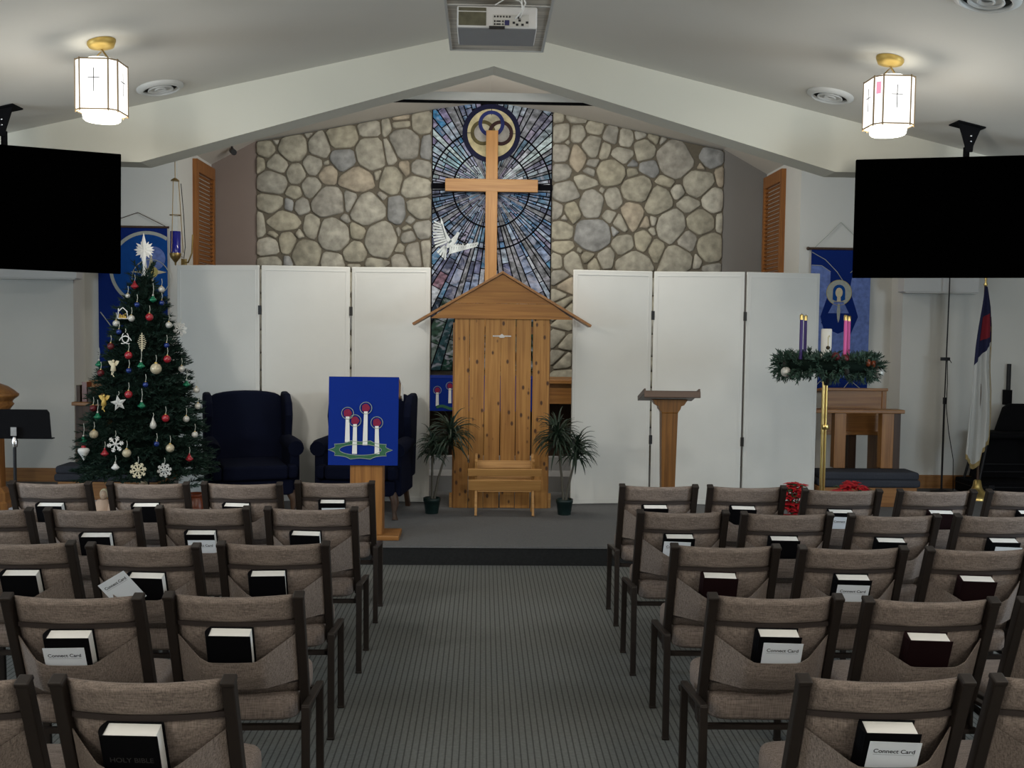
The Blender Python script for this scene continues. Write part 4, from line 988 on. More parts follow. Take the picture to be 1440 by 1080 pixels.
def sprig(m, p, d, L, n, nl, w, curl=-.15):
    d = d.normalized(); x = d.cross(Vector((0,0,1)))
    if x.length < 1e-3: x = Vector((1,0,0))
    x.normalize(); y = x.cross(d)
    for i in range(n):
        f = (i+.5)/n; a = rn.uniform(0, 2*pi); q = p+d*L*f+Vector((0,0,curl*L*f*f))
        s = (x*cos(a)+y*sin(a))*(.85-.35*f)+d*(.55+.5*f); s.normalize(); e = q+s*nl*rn.uniform(.7,1.15)
        k = s.cross(Vector((rn.uniform(-1,1), rn.uniform(-1,1), rn.uniform(-1,1)))).normalized()*w*.5
        m.add([q-k, q+k, e+k*.35, e-k*.35], [(0,1,2,3)])
for layer in range(29):
    zb = .68+1.52*(layer/28)**.95
    R = Rtree(zb); nb = max(6, int(58*R)+4)
    for j in range(nb):
        a = 2*pi*(j+rn.random()*.7)/nb+layer*.7
        r1 = R*rn.uniform(.86, 1.10); z1 = zb+rn.uniform(-.05,.05)-.04*(1-layer/28)
        tip = Vector((r1*cos(a), r1*sin(a), z1)); d = Vector((cos(a), sin(a), rn.uniform(-.15,.30)+.9*(layer/28)**3))
        sprig(m, tip-d.normalized()*.20, d, .20, 40, .040, .0085, -.10)
        for s in (-1, 1):
            d2 = d.normalized()+Vector((-sin(a), cos(a), 0))*s*rn.uniform(.6, 1.1)+Vector((0,0,rn.uniform(-.2,.2)))
            sprig(m, tip-d.normalized()*rn.uniform(.10,.16), d2, rn.uniform(.09,.14), 24, .036, .0085, -.1)
for i in range(14):
    a = rn.uniform(0, 2*pi); sprig(m, Vector((0,0,2.08+rn.uniform(0,.08))), Vector((cos(a)*.5, sin(a)*.5, 1)), .17, 36, .035, .008, 0)
m.build('foliage', MT['fir'], t, fix=False)

ts = thing('star_topper', 'white layered star topper on the tip of the Christmas tree', 'tree topper', (-2.667,7.94,2.215))
m = MB(); zc = .185
def spike(m, c, ang, L, w, y, th):
    u = (cos(ang), sin(ang)); v = (-u[1], u[0])
    p = lambda a, b, yy: (c[0]+u[0]*a+v[0]*b, yy, c[1]+u[1]*a+v[1]*b)
    m.add([p(-.01,0,y), p(L*.3,w,y), p(L,0,y), p(L*.3,-w,y), p(L*.28,0,y-th), p(L*.28,0,y+th)], [(0,1,4),(1,2,4),(2,3,4),(3,0,4),(1,0,5),(2,1,5),(3,2,5),(0,3,5)])
spike(m, (0,zc), pi/2, .135, .022, -.01, .014); spike(m, (0,zc), -pi/2, .16, .020, -.012, .012)
for a in (0, 40, 140, 180, 215, -35): spike(m, (0,zc), radians(a), .082, .022, 0, .012)
for a in (20, 65, 115, 160, 197, -17, 240, -60): spike(m, (0,zc), radians(a), .074, .020, .012, .010)
m.build('star_point', MT['star'], ts)
m = MB(); m.lathe([(.028,.0),(.020,.05),(.008,.14)], c=(0,.01,-.02), n=12); m.build('star_socket', ORN['white'], ts)

def hang(m, z0, L): m.tube([(0,0,z0),(.004,.004,z0+L*.5),(-.002,.010,z0+L)], .0022, 5)
def orn_ball(o, mt, r, cap=True):
    MB().ball((0,0,0), r, 16).build('ball', mt, o)
    m = MB(); m.lathe([(r*.25,r*.95),(r*.25,r*1.18),(0,r*1.18)], n=8); m.build('cap', ORN['brass'], o)
    m = MB(); hang(m, r*1.15, .055); m.build('hanging_ribbon', MT['ribbon'], o)
def mk_orn(kind):
    o = thing(kind+'_ornament', '', 'ornament', (0,0,0), 0, None)
    return o
def make_orn(typ):
    k = typ.split('_'); nm = {'ball':'ball_ornament','bell':'bell_ornament','snow':'snowflake_ornament','star':'star_ornament','drop':'teardrop_ornament','angel':'angel_ornament','triquetra':'knot_ornament','feather':'fishbone_ornament','nativity':'stable_ornament','lantern':'onion_ornament'}[k[0]]
    o = thing(nm, '', 'ornament')
    if k[0] == 'ball':
        key = {'clear':'silver'}.get(k[1], k[1]); r = .042 if len(k) > 2 else {'red':.029,'gold':.032,'silver':.025,'blue':.021,'darkred':.026,'clear':.018}.get(k[1], .024)
        orn_ball(o, ORN[key], r)
    elif k[0] == 'bell':
        mt = ORN[k[1]]; m = MB(); m.lathe([(0,.026),(.010,.024),(.017,.010),(.026,.002),(.030,-.006),(.018,-.016),(.006,-.022),(0,-.026)], n=16); m.build('bell_body', mt, o)
        m = MB(); m.ball((0,0,.032), .008, 8); m.build('cap', ORN['silver'] if k[1] != 'red' else ORN['red'], o)
        m = MB(); hang(m, .036, .09 if k[1] == 'green' else .05); m.build('hanging_ribbon', MT['ribbon'], o)
    elif k[0] == 'snow':
        mt = {'silver':ORN['glitter'],'white':ORN['white'],'gold':ORN['cream']}[k[1]]; R = {'silver':.055,'white':.062,'gold':.062}[k[1]]
        m = MB(); n = 6 if k[1] == 'white' else 8
        for i in range(n):
            a = 2*pi*i/n+.2; c, s = cos(a), sin(a); m.beam((0,0,0),(R*c,0,R*s), .009, .006, up=(0,1,0))
            for f, l in ((.5,.32),(.75,.25)):
                for q in (-1, 1): b = a+q*.9; m.beam((R*f*c,0,R*f*s),(R*f*c+R*l*cos(b),0,R*f*s+R*l*sin(b)), .007, .005, up=(0,1,0))
        m.lathe([(0,-.004),(R*.34,-.004),(R*.34,.004),(0,.004)], n=10); m.v = [(x, y, z) for x, y, z in m.v]
        m.build('snowflake', mt, o); m = MB(); hang(m, R*.9, .045); m.build('hanging_ribbon', MT['ribbon'], o)
    elif k[0] == 'star':
        m = MB()
        for i in range(5): spike(m, (0,0), radians(100+72*i), .062, .018, 0, .009)
        m.build('star', ORN['glitter'], o); m = MB(); hang(m, .058, .03); m.build('hanging_ribbon', MT['ribbon'], o)
    elif k[0] == 'drop':
        m = MB(); m.lathe([(0,-.034),(.016,-.028),(.025,-.010),(.022,.008),(.010,.032),(.004,.055),(0,.060)], n=14); m.build('teardrop', ORN['silver'], o); m = MB(); hang(m, .058, .03); m.build('hanging_ribbon', MT['ribbon'], o)
    elif k[0] == 'angel':
        mt = ORN['cream'] if k[1] == 'cream' else ORN['brass']
        m = MB(); m.lathe([(0,-.055),(.022,-.048),(.016,-.01),(.009,.014),(0,.016)], n=10); m.build('gown', mt, o)
        m = MB(); m.ball((0,0,.026), .011, 10); m.build('head', mt, o)
        for s in (-1, 1):
            m = MB(); m.prism([(0,.0),(s*.020,.030),(s*.042,.026),(s*.034,.006),(s*.020,-.012)], .006, .011, 'y'); m.build('wing', mt, o)
        m = MB(); m.strip([(.004,0,-.05),(-.006,0,-.075),(.006,0,-.095)], .006); m.strip([(-.008,0,-.05),(-.014,0,-.08)], .006); m.build('ribbon_tail', mt, o)
    elif k[0] == 'triquetra':
        m = MB()
        for i in range(3):
            a0 = pi/2+2*pi*i/3; c = (.026*cos(a0+pi), .026*sin(a0+pi)); 
            pts = [(c[0]+.047*cos(a0+q), 0, c[1]+.047*sin(a0+q)) for q in [(-1.25+2.5*j/14) for j in range(15)]]
            m.tube(pts, .0032, 6)
        m.tube([(.026*cos(2*pi*i/24),.004,.026*sin(2*pi*i/24)) for i in range(24)], .0028, 5, closed=True); m.build('knot', ORN['white'], o)
        m = MB(); hang(m, .05, .03); m.build('hanging_ribbon', MT['ribbon'], o)
    elif k[0] == 'feather':
        m = MB(); m.beam((0,0,-.070),(0,0,.070), .006, .005, up=(0,1,0))
        for i in range(8):
            z = -.055+.014*i; l = .034*(1-abs(i-3.2)/7)
            for s in (-1, 1): m.beam((0,0,z),(s*l,0,z+.010), .004, .004, up=(0,1,0))
        m.build('fishbone', ORN['cream'], o)
    elif k[0] == 'nativity':
        m = MB(); m.b2((-.040,-.003,-.035),(.040,.003,-.028)); m.beam((-.038,0,-.03),(-.032,0,.045), .006, .006, up=(0,1,0)); m.beam((.038,0,-.03),(.030,0,.02), .005, .006, up=(0,1,0))
        m.beam((-.036,0,.020),(0,0,.052), .006, .006, up=(0,1,0)); m.beam((0,0,.052),(.036,0,.018), .006, .006, up=(0,1,0)); m.build('stable_outline', ORN['white'], o)
        m = MB()
        for x, h in ((-.022,.036),(-.008,.026),(.006,.030),(.020,.040)): m.lathe([(.009,-.03),(.005,-.03+h*.7),(0,-.03+h*.72)], c=(x,0,0), n=8); m.ball((x,0,-.03+h*.82), .0055, 8)
        m.build('figure_cutout', ORN['brass'], o)
    elif k[0] == 'lantern':
        m = MB(); m.lathe([(0,-.062),(.006,-.055),(.014,-.034),(.036,-.004),(.043,.014),(.038,.030),(.018,.036),(0,.038)], n=18); m.build('onion_body', ORN['white'], o)
        m = MB(); m.lathe([(.018,.036),(.016,.050),(0,.054)], n=12); m.build('cap', ORN['red'], o)
    return o
ORNS = [
('bell_red',-2.696,7.813,2.113,'small red bell ornament nearest the top of the Christmas tree'),
('ball_silver',-2.527,7.930,2.092,'frosted silver ball near the treetop, just below the star, beside the blue banner'),
('ball_clear',-2.740,7.788,2.034,'clear silver ball just under the topmost red bell on the tree'),
('bell_green',-2.556,7.814,2.010,'topmost green bell ornament on the Christmas tree'),
('ball_blue',-2.656,7.747,1.966,'topmost small blue ball, just above the hanging gold stable cutout'),
('ball_blue',-2.508,7.871,1.985,'small blue ball beside the topmost green bell on the tree'),
('nativity_gold',-2.760,7.736,1.891,'gold cutout of a stable scene hanging high on the tree'),
('ball_silver',-2.686,7.708,1.861,'small silver ball beside the gold stable cutout on the tree'),
('ball_silver',-2.813,7.738,1.820,'small silver ball below the gold stable cutout, at the tree edge'),
('ball_red',-2.561,7.743,1.872,'topmost red ball on the Christmas tree, under the green bell'),
('ball_silver',-2.449,7.854,1.814,'silver ball on a long ribbon near the sparkling silver snowflake, upper tree'),
('ball_blue',-2.776,7.694,1.757,'small blue ball just above the white looped knot ornament'),
('snow_silver',-2.384,7.930,1.781,'sparkling silver snowflake at the upper tree edge facing the white screen'),
('triquetra_white',-2.716,7.660,1.702,'white looped knot ornament of three linked arcs on the tree'),
('feather_gold',-2.592,7.663,1.681,'pale gold fishbone-shaped ornament in the middle of the upper tree'),
('ball_blue',-2.439,7.767,1.657,'blue ball above the red ball facing the armchair side of the tree'),
('ball_darkred',-2.837,7.690,1.646,'dull red ball at the tree edge, just above a green bell'),
('ball_red',-2.680,7.622,1.581,'red ball hanging directly below the white looped knot ornament'),
('ball_red',-2.425,7.736,1.551,'red ball just above and beside the largest champagne ball'),
('bell_green',-2.951,7.753,1.506,'green bell at the outer tree edge, beside the cream angel'),
('angel_cream',-2.796,7.626,1.510,'cream flying angel ornament at middle height on the tree'),
('bell_green',-2.584,7.614,1.504,'green bell on a looped ribbon beside the largest champagne ball'),
('ball_gold_big',-2.485,7.653,1.480,'largest champagne ball, in the middle of the Christmas tree'),
('ball_darkred',-2.909,7.676,1.442,'dark red ball under the green bell at the tree edge'),
('ball_blue',-2.667,7.591,1.467,'blue ball below the red ball in the centre of the tree'),
('bell_green',-2.315,7.857,1.354,'green bell on a long ribbon at the armchair side of the tree'),
('ball_blue',-2.543,7.589,1.361,'blue ball below the green bell, at the tree middle'),
('ball_silver',-2.349,7.844,1.474,'silver ball above the green bell on the armchair side of the tree'),
('ball_red',-2.656,7.548,1.289,'red ball hanging just above the silver five-pointed star'),
('angel_gold',-2.851,7.580,1.250,'small gold angel ornament beside the silver star'),
('star_silver',-2.726,7.535,1.224,'silver five-pointed glitter star on the lower half of the tree'),
('bell_green',-2.558,7.545,1.207,'green bell between the silver star and the lower red ball'),
('ball_silver',-2.259,7.930,1.303,'silver ball at the tree edge just above the armchair top'),
('bell_green',-2.896,7.570,1.119,'green bell below the small gold angel, near the dark rail'),
('ball_darkred',-2.949,7.626,1.176,'dark red ball behind the green bell below the gold angel'),
('ball_red',-2.400,7.606,1.107,'lowest large red ball, above the white teardrop, facing the aisle'),
('ball_silver',-2.287,7.748,1.090,'shiny silver ball level with the lowest large red ball'),
('drop_white',-2.474,7.545,1.063,'white teardrop ornament on the lower middle of the tree'),
('ball_silver',-2.248,7.930,1.176,'silver ball partly hidden at the tree edge against the armchair'),
('ball_gold',-2.916,7.548,0.986,'pale ball on a ribbon above the white lantern ornament'),
('bell_green',-3.024,7.626,0.934,'lowest green bell, at the outer bottom edge of the tree'),
('lantern_white',-3.007,7.582,0.844,'white onion-shaped ornament at the outer bottom edge of the tree'),
('snow_white',-2.728,7.468,0.922,'large white snowflake on the lower part of the tree'),
('ball_gold',-2.640,7.453,0.858,'matte gold ball hanging beside the large white snowflake'),
('bell_red',-2.808,7.470,0.854,'small pink red bell below the large white snowflake'),
('ball_blue',-2.443,7.527,0.920,'shiny blue ball beside the lowest gold ball on the tree'),
('ball_gold',-2.359,7.578,0.883,'lowest gold ball on the armchair side of the tree'),
('bell_red',-2.247,7.688,0.791,'glittering dark red bell at the tree bottom near the armchair'),
('bell_white',-2.717,7.433,0.756,'white flower ornament near the bottom of the tree'),
('snow_gold',-2.553,7.441,0.732,'gold snowflake star hanging at the very bottom of the tree'),
('snow_silver',-2.383,7.517,0.723,'dim silver snowflake at the bottom of the tree, beside the trunk'),
('ball_silver',-2.237,7.802,0.963,'tiny silver ball on the tree edge beside the armchair arm'),
]
protos = {}
for typ, x, y, z, lab in ORNS:
    if typ in protos: o = dup(protos[typ])
    else: o = protos[typ] = make_orn(typ)
    o.location = (x, y-.012, z); o['label'] = lab; o['group'] = 'ornaments on the christmas tree'

# figurines, pot and pale floor patch near the tree
def figurine(label, loc, robe, h, lean_):
    t = thing('nativity_figurine', label, 'figurine', loc, 0, 'nativity figurines below the tree')
    m = MB(); vs = []
    prof = [(.115*h/.5,0),(.120*h/.5,.02),(.100,.18*h/.5),(.080,.30*h/.5),(.062,.36*h/.5),(.035,.40*h/.5)]
    n = 26
    for r, z in prof:
        for j in range(n):
            a = 2*pi*j/n; f = 1+.09*sin(5*a+z*9)*(1-z/h); vs.append((r*f*cos(a)+lean_*z, r*f*sin(a)*.8, z))
    fs = [(i*n+j, i*n+(j+1) % n, (i+1)*n+(j+1) % n, (i+1)*n+j) for i in range(len(prof)-1) for j in range(n)]
    m.add(vs, fs, smooth=True); m.add(vs[:n], [tuple(range(n-1, -1, -1))]); m.add(vs[-n:], [tuple(range(n))]); m.build('robe', robe, t)
    m = MB(); m.ball((lean_*h*.9,-.004,h*.89), .036, 14, sz=(.028,.032,.038)); m.ball((lean_*h*.9,-.035,h*.885), .006, 8); m.build('head', MT['skin'], t)
    m = MB(); m.ball((lean_*h*.9,.010,h*.905), .04, 14, sz=(.034,.034,.041)); m.build('head_cloth', MT['cream'], t)
    for s in (-1, 1):
        m = MB(); m.tube([(s*.055+lean_*.34,0,h*.68),(s*.075+lean_*.28,-.05,h*.52),(s*.012+lean_*.28,-.10,h*.56)], [.026,.024,.016], 10); m.build('sleeve', robe, t)
    return t
figurine('kneeling nativity figurine in a peach robe, in the gap behind the front-row chairs', (-2.98,7.68,ST), MT['robe'], .40, .22)
figurine('nativity figurine in a russet robe with a pale headcloth, under the tree', (-2.61,7.70,ST), MT['robered'], .47, 0)
t = thing('glazed_pot', 'red-brown glazed pot on the stage beside the tree and armchair', 'pot', (-2.33,8.10,ST))
m = MB(); m.lathe([(.06,0),(.09,.06),(.10,.15),(.09,.25),(.075,.28)], n=24); m.build('body', MT['copper'], t)
m = MB(); m.lathe([(.075,.275),(.088,.285),(.088,.30),(.072,.30),(.068,.27)], n=24); m.build('rim', MT['copper'], t)
m = MB(); m.b2((-5.6,8.95,ST),(-3.45,9.45,ST+.015)); tag(m.build('floor_patch', MT['sheet']), 'pale flat patch on the stage behind the Christmas tree', 'sheet')  # thin pale bluish slab, flat on the stage floor

# ================================================================== ADVENT WREATH ON ITS STAND
WX, WY = 2.79, 8.0
t = thing('wreath_stand', 'tall brass pole stand carrying the Advent wreath', 'stand', (WX,WY,ST))
m = MB(); m.tube([(-.022,0,.03),(-.022,0,1.27)], .011, 12); m.tube([(.006,.01,.03),(.006,.01,1.27)], .011, 12); m.build('pole', MT['brass'], t)
m = MB(); m.lathe([(.13,0),(.13,.012),(.08,.026),(.03,.04)], n=28); m.build('base', MT['brass'], t)
m = MB(); m.lathe([(.022,1.24),(.03,1.275),(.08,1.33),(.12,1.345),(.12,1.355),(0,1.355)], n=20); m.build('wreath_cup', MT['blackmetal'], t)
m = MB(); m.lathe([(.028,.88),(.032,.89),(.032,.91),(.028,.92)], n=14); m.build('collar', MT['brass'], t)
t = thing('advent_wreath', 'evergreen Advent wreath with pine cones and baubles on a brass stand', 'wreath', (WX,WY,1.555))
m = MB(); m.tube([(.33*cos(2*pi*i/40),.33*sin(2*pi*i/40),0) for i in range(40)], .050, 10, closed=True); m.build('wreath_ring', MT['fircore'], t)
m = MB(); rn = random.Random(21)
for i in range(520):
    a = rn.uniform(0, 2*pi); b = rn.uniform(0, 2*pi); c = Vector((.33*cos(a), .33*sin(a), 0)); o_ = Vector((cos(a)*cos(b), sin(a)*cos(b), sin(b)))
    d = o_+Vector((-sin(a), cos(a), 0))*rn.uniform(-1, 1)+Vector((0,0,rn.uniform(-.2,.2)))
    sprig(m, c+o_*.035, d, rn.uniform(.06,.105), 15, .034, .012, -.1)
m.build('foliage', MT['wreath'], t, fix=False)
for i in range(9):
    a = rn.uniform(pi, 2*pi) if i < 7 else rn.uniform(0, pi); m = MB(); c = (.385*cos(a), .385*sin(a), rn.uniform(-.05,.03)); m.ball(c, .026, 10, sz=(.022,.022,.030)); m.build('pine_cone', MT['trunk'] if i % 2 else MT['copper'], t)
for a, z, mt in ((200,-.055,'silver'),(-18,-.055,'silver'),(262,.075,'darkred'),(275,.06,'darkred')):
    m = MB(); r = .040 if mt == 'silver' else .034; rr_ = .40 if mt == 'silver' else .32; m.ball((rr_*cos(radians(a)), rr_*sin(radians(a)), z), r, 14); m.build('bauble', ORN[mt], t)
m = MB(); m.tube([(-.30,0,-.005),(.30,0,-.005)], .008, 6); m.tube([(0,-.30,-.005),(0,.30,-.005)], .008, 6); m.build('cross_wire', MT['blackmetal'], t)
def taper(label, x, y, mt, grp):
    t = thing('taper_candle', label, 'candle', (x,y,1.60), 0, grp)
    m = MB(); m.lathe([(.0135,0),(.0125,.335),(.008,.345),(.002,.347)], n=14); m.build('wax', mt, t)
    m = MB(); m.lathe([(.0150,.315),(.0150,.352),(.0135,.356),(.009,.358)], n=14); m.build('follower', MT['brass'], t)
    m = MB(); m.tube([(0,0,.350),(.001,0,.368)], .0018, 5); m.build('wick', MT['blackmetal'], t)
grp = 'tapers in the Advent wreath'
taper('front purple taper candle in the Advent wreath', WX-.275, WY-.18, MT['purple'], grp)
taper('rear purple taper candle, just behind the front purple one', WX-.125, WY+.18, MT['purple'], grp)
taper('front pink taper candle in the Advent wreath', WX+.078, WY-.18, MT['pink'], grp)
taper('rear pink taper candle, just behind the front pink one', WX+.238, WY+.18, MT['pink'], grp)
t = thing('pillar_candle', 'thick white pillar candle with a dark emblem in the middle of the wreath', 'candle', (WX-.01,WY,1.58))
m = MB(); m.lathe([(.042,0),(.042,.262),(.036,.268),(0,.262)], n=22); m.build('wax', MT['wax'], t)
m = MB(); m.tube([(0,0,.26),(0,0,.28)], .002, 5); m.build('wick', MT['blackmetal'], t)
m = MB(); m.tube([(.0,-.043,.10),(.0,-.043,.20),(.008,-.043,.215),(.014,-.042,.20)], .0025, 5); m.build('emblem', MT['bannergold'], t)
m = MB(); m.lathe([(0,-.002),(.016,-.002),(.016,.002),(0,.002)], c=(0,0,0), n=12); m.v = [(x, z-.043, y+.115) for x, y, z in m.v]; m.build('emblem_disc', MT['bookred'], t)
m = MB(); m.lathe([(.0,-.035),(.05,-.035),(.05,-.01),(0,-.01)], n=16); m.build('candle_holder', MT['blackmetal'], t)

def poinsettia(label, loc, h, w, seed):
    t = thing('poinsettia', label, 'plant', loc, 0, 'red poinsettias below the Advent wreath'); rn = random.Random(seed)
    m = MB(); m.lathe([(.070,0),(.090,.14),(.095,.145)], n=18); m.build('pot_wrap', MT['foil'], t)
    m = MB()
    for i in range(7): a = rn.uniform(0, 2*pi); m.tube([(0,0,.12),(w*.5*cos(a),w*.5*sin(a),h*.85)], .006, 5)
    m.build('stem', MT['leafgreen'], t)
    R_ = MB(); G = MB()
    for i in range(64):
        a = rn.uniform(0, 2*pi); r = w*sqrt(rn.random()); z = h*(1-.22*(r/w)**2)-rn.choice((0,0,.04,.09,.15,.21)); c = Vector((r*cos(a), r*sin(a), z))
        for j in range(7):
            b = 2*pi*j/7+rn.random()*.6; L = rn.uniform(.05,.085); d = Vector((cos(b), sin(b), rn.uniform(-.25,.30))); pts = [c, c+d*L*.5, c+d*L+Vector((0,0,-.012))]
            (R_ if rn.random() < .9 else G).strip(pts, [.006,.036,.003], up=Vector((0,-.15,1)).normalized(), h=.0015)
    R_.build('red_bract', MT['red'], t, fix=False); G.build('green_leaf', MT['leafgreen'], t, fix=False)
poinsettia('red poinsettia plant at the screen side of the wreath stand', (2.50,7.84,ST), .46, .10, 1)
poinsettia('red poinsettia plant directly below the Advent wreath', (2.88,7.72,ST), .43, .15, 2)
poinsettia('red poinsettia plant at the flag side of the wreath stand', (3.06,8.06,ST), .44, .13, 3)

# ================================================================== COMMUNION RAILS AND PEWS
for s, who in ((1, 'flag'), (-1, 'tree')):
    X = lambda v: v if s > 0 else -v+.21
    t = thing('kneeling_rail', 'oak communion rail with a slate kneeling cushion, %s' % ('behind the Advent wreath stand' if s > 0 else 'behind the Christmas tree'), 'communion rail', (0,9.7,ST), 0, 'kneeling rails at the sides of the stage')
    q = lambda a, b: (min(X(a), X(b)), max(X(a), X(b)))
    wm = 'oak' if s > 0 else 'darkwood'  # tree-side posts get dark wood, their shade put into the colour
    m = MB(); a, b = q(3.255,4.14); m.b2((a,-.09,.885),(b,.10,.92)); m.build('top_rail', MT['oakx'], t, bev=.006)
    for p0, p1 in ((3.46,3.575),(3.93,4.05)):
        m = MB(); a, b = q(p0,p1); m.b2((a,-.05,.34),(b,.05,.885)); m.build('post', MT[wm], t, bev=.004)
    m = MB(); a, b = q(4.05,4.12); m.b2((a,-.04,.0),(b,.30,.885)); m.build('end_panel', MT['darkwood'], t)
    m = MB(); a, b = q(3.255,4.19); m.b2((a,-.30,0),(b,.06,.185)); m.build('kneeler_base', MT['oakx'], t, bev=.006)
    m = MB(); a, b = q(3.255,4.22); m.b2((a,-.32,.187),(b,.02,.262)); m.b2((a+.01,-.31,.258),(b-.01,.01,.335)); m.build('kneeling_cushion', MT['cushion'], t, bev=.025, seg=3)
    t = thing('prayer_desk', 'oak prayer desk with a plain front panel, %s' % ('behind the rail on the flag side' if s > 0 else 'behind the Christmas tree and rail'), 'desk', (0,10.15,ST), 0, 'oak desks at the sides of the stage')
    m = MB(); a, b = q(3.50,4.12); m.b2((a,0,.63),(b,.02,1.075)); m.build('front_panel', MT['oakx'], t)
    m = MB(); a, b = q(3.48,4.18); m.prism([(-.02,1.075),(-.02,1.105),(.36,1.06),(.36,1.03)], a, b, 'x'); m.build('desk_top', MT['oakx'], t, bev=.006)
    m = MB(); a, b = q(4.12,4.17); m.prism([(-.01,0),(.34,0),(.34,1.04),(-.01,1.08)], a, b, 'x'); m.build('desk_end', MT['oak'], t, bev=.006)
    m = MB(); a, b = q(3.50,4.12); m.b2((a,-.035,.62),(b,.02,.655)); m.build('bottom_rail', MT['oakx'], t)
    m = MB(); a, b = q(3.80,3.88); m.b2((a,.03,0),(b,.30,1.03)); m.build('support', MT['darkwood'], t)
for i, (h, w, y) in enumerate(((.16,.035,9.70),(.19,.045,9.71),(.14,.03,9.69))):
    x = -3.875+.055*i; o = thing('brown_book', 'brown book standing on the rail behind the tree, ' + ('nearest the wall','middle one','nearest the tree')[i], 'book', (x,y,1.071), 0, 'brown books standing on the rail')
    MB().b2((-w/2,-.06,0),(w/2,.06,h)).build('cover', MT['darkwood'] if i != 1 else MT['copper'], o); MB().b2((-w/2+.004,-.057,.004),(w/2-.004,.0605,h+.0004)).build('pages', MT['cream'], o)

# ================================================================== FLAG, MIC STAND, EQUIPMENT
FX, FY = 5.03, 9.90
t = thing('flag_stand', 'white flag with a blue canton and red cross, furled on a pole', 'flag', (FX,FY,ST))
m = MB(); m.tube([(0,0,.10),(.01,0,2.16)], .013, 10); m.build('pole', MT['darkwood'], t)
m = MB(); m.lathe([(.012,2.155),(.02,2.17),(.008,2.20),(.014,2.23),(0,2.29)], c=(.01,0,0), n=12); m.build('finial', MT['brass'], t)
m = MB(); m.lathe([(.135,0),(.135,.02),(.11,.05),(.06,.10),(.045,.13),(.035,.19),(.02,.20)], n=28); m.build('base', MT['brass'], t)
# draped cloth: outline measured as (left x, right x) down the height
ED = [(2.15,-.005,.020),(1.95,-.028,.060),(1.75,-.060,.080),(1.55,-.085,.085),(1.35,-.100,.082),(1.10,-.118,.110),(.85,-.135,.120),(.60,-.150,.112),(.42,-.160,.095)]
def ed(z):
    for (z1, l1, r1), (z0, l0, r0) in zip(ED[:-1], ED[1:]):
        if z <= z1 and z >= z0:
            f = (z1-z)/(z1-z0); return l1+(l0-l1)*f, r1+(r0-r1)*f
    return ED[-1][1:] if z < ED[-1][0] else ED[0][1:]
def drape(u, z):
    l, r = ed(z); g = min(1, (2.2-z)/1.2); return (l+(r-l)*u, -.025-.040*g*sin(u*pi*3.4+.6)-.012*g*sin(u*pi*9+2*z), z)
def zbot(u): return .30+.14*abs(u-.42)*2+(.12 if u > .62 else 0)
zc = lambda u: 1.36+.24*u           # canton's lower edge
m = MB(); m.sheet(lambda u, v: drape(u, zbot(u)+.05+(zc(u)-zbot(u)-.05)*v), 30, 16, thick=(0,.006,0)); m.build('white_field', MT['flagwhite'], t)
m = MB(); m.sheet(lambda u, v: drape(u, zc(u)+(2.15-zc(u))*v), 24, 14, thick=(0,.006,0)); m.build('canton', MT['flagnavy'], t)
def front(u, z):
    x, y, z = drape(u, z); return (x, y-.002, z)
m = MB(); m.sheet(lambda u, v: front(.18+.72*u, 1.60+.05*u+.24*v), 16, 6, thick=(0,-.001,0)); m.build('red_cross', MT['flagred'], t)
m = MB(); m.sheet(lambda u, v: drape(u, zbot(u)+.05*v), 30, 1, thick=(0,.006,0)); m.sheet(lambda u, v: drape(.96+.06*u, .55+1.3*v), 2, 14, thick=(0,.006,0)); m.build('fringe', MT['fringe'], t)

t = thing('microphone_stand', 'thin black microphone stand beside the furled flag', 'microphone stand', (4.86,10.32,ST))
m = MB(); m.tube([(0,0,.02),(0,0,.95)], .011, 8); m.tube([(0,0,.95),(.012,0,2.32)], .007, 8); m.build('pole', MT['blackmetal'], t)
m = MB(); m.lathe([(.11,0),(.11,.012),(.03,.03),(.012,.04)], n=24); m.build('base', MT['blackmetal'], t)
m = MB(); m.box((-.012,-.01,1.41),(.085,.04,.035)); m.tube([(.02,-.01,1.425),(.055,-.012,1.37)], .004, 6); m.box((.003,0,.97),(.03,.03,.07)); m.build('clamp', MT['blackmetal'], t)
m = MB(); m.tube([(.01,-.012,1.40),(.018,-.014,1.15),(.015,-.014,.90),(.05,-.012,.65),(.11,-.01,.35),(.12,-.01,.02)], .004, 6); m.build('cable', MT['blackmatte'], t)

t = thing('equipment_case', 'flat black equipment case on the stage, at the right edge under the black stool', 'case', (5.47,10.30,ST))
m = MB(); m.b2((-.38,-.22,0),(.38,.20,.145)); m.build('case_body', MT['blackmatte'], t, bev=.01)
m = MB(); m.b2((-.382,-.224,.090),(.382,.202,.098)); m.build('lid_seam', MT['blackmetal'], t)
for x in (-.2, .2):
    m = MB(); m.b2((x-.03,-.230,.075),(x+.03,-.222,.112)); m.build('latch', MT['blackmetal'], t)
t = thing('padded_stool', 'black padded stool with a backrest, standing on the black case', 'stool', (5.47,10.30,ST+.145))
for sx in (-1, 1):
    for sy in (-1, 1):
        m = MB(); m.tube([(sx*.20,sy*.12,.46),(sx*.30,sy*.16,0)], .014, 8); m.build('leg', MT['blackmetal'], t)
m = MB(); m.b2((-.25,-.17,.45),(.30,.17,.51)); m.build('seat', MT['blackmatte'], t, bev=.02)
m = MB(); m.prism([(-.04,.51),(.30,.51),(.30,.80),(.10,.80),(.04,.76)], .02, .09, 'y'); m.build('backrest', MT['blackmatte'], t, bev=.015)
m = MB(); m.tube([(-.25,-.13,.48),(-.30,-.14,.47),(-.32,-.14,.36)], .008, 6); m.build('strap', MT['blackmatte'], t)
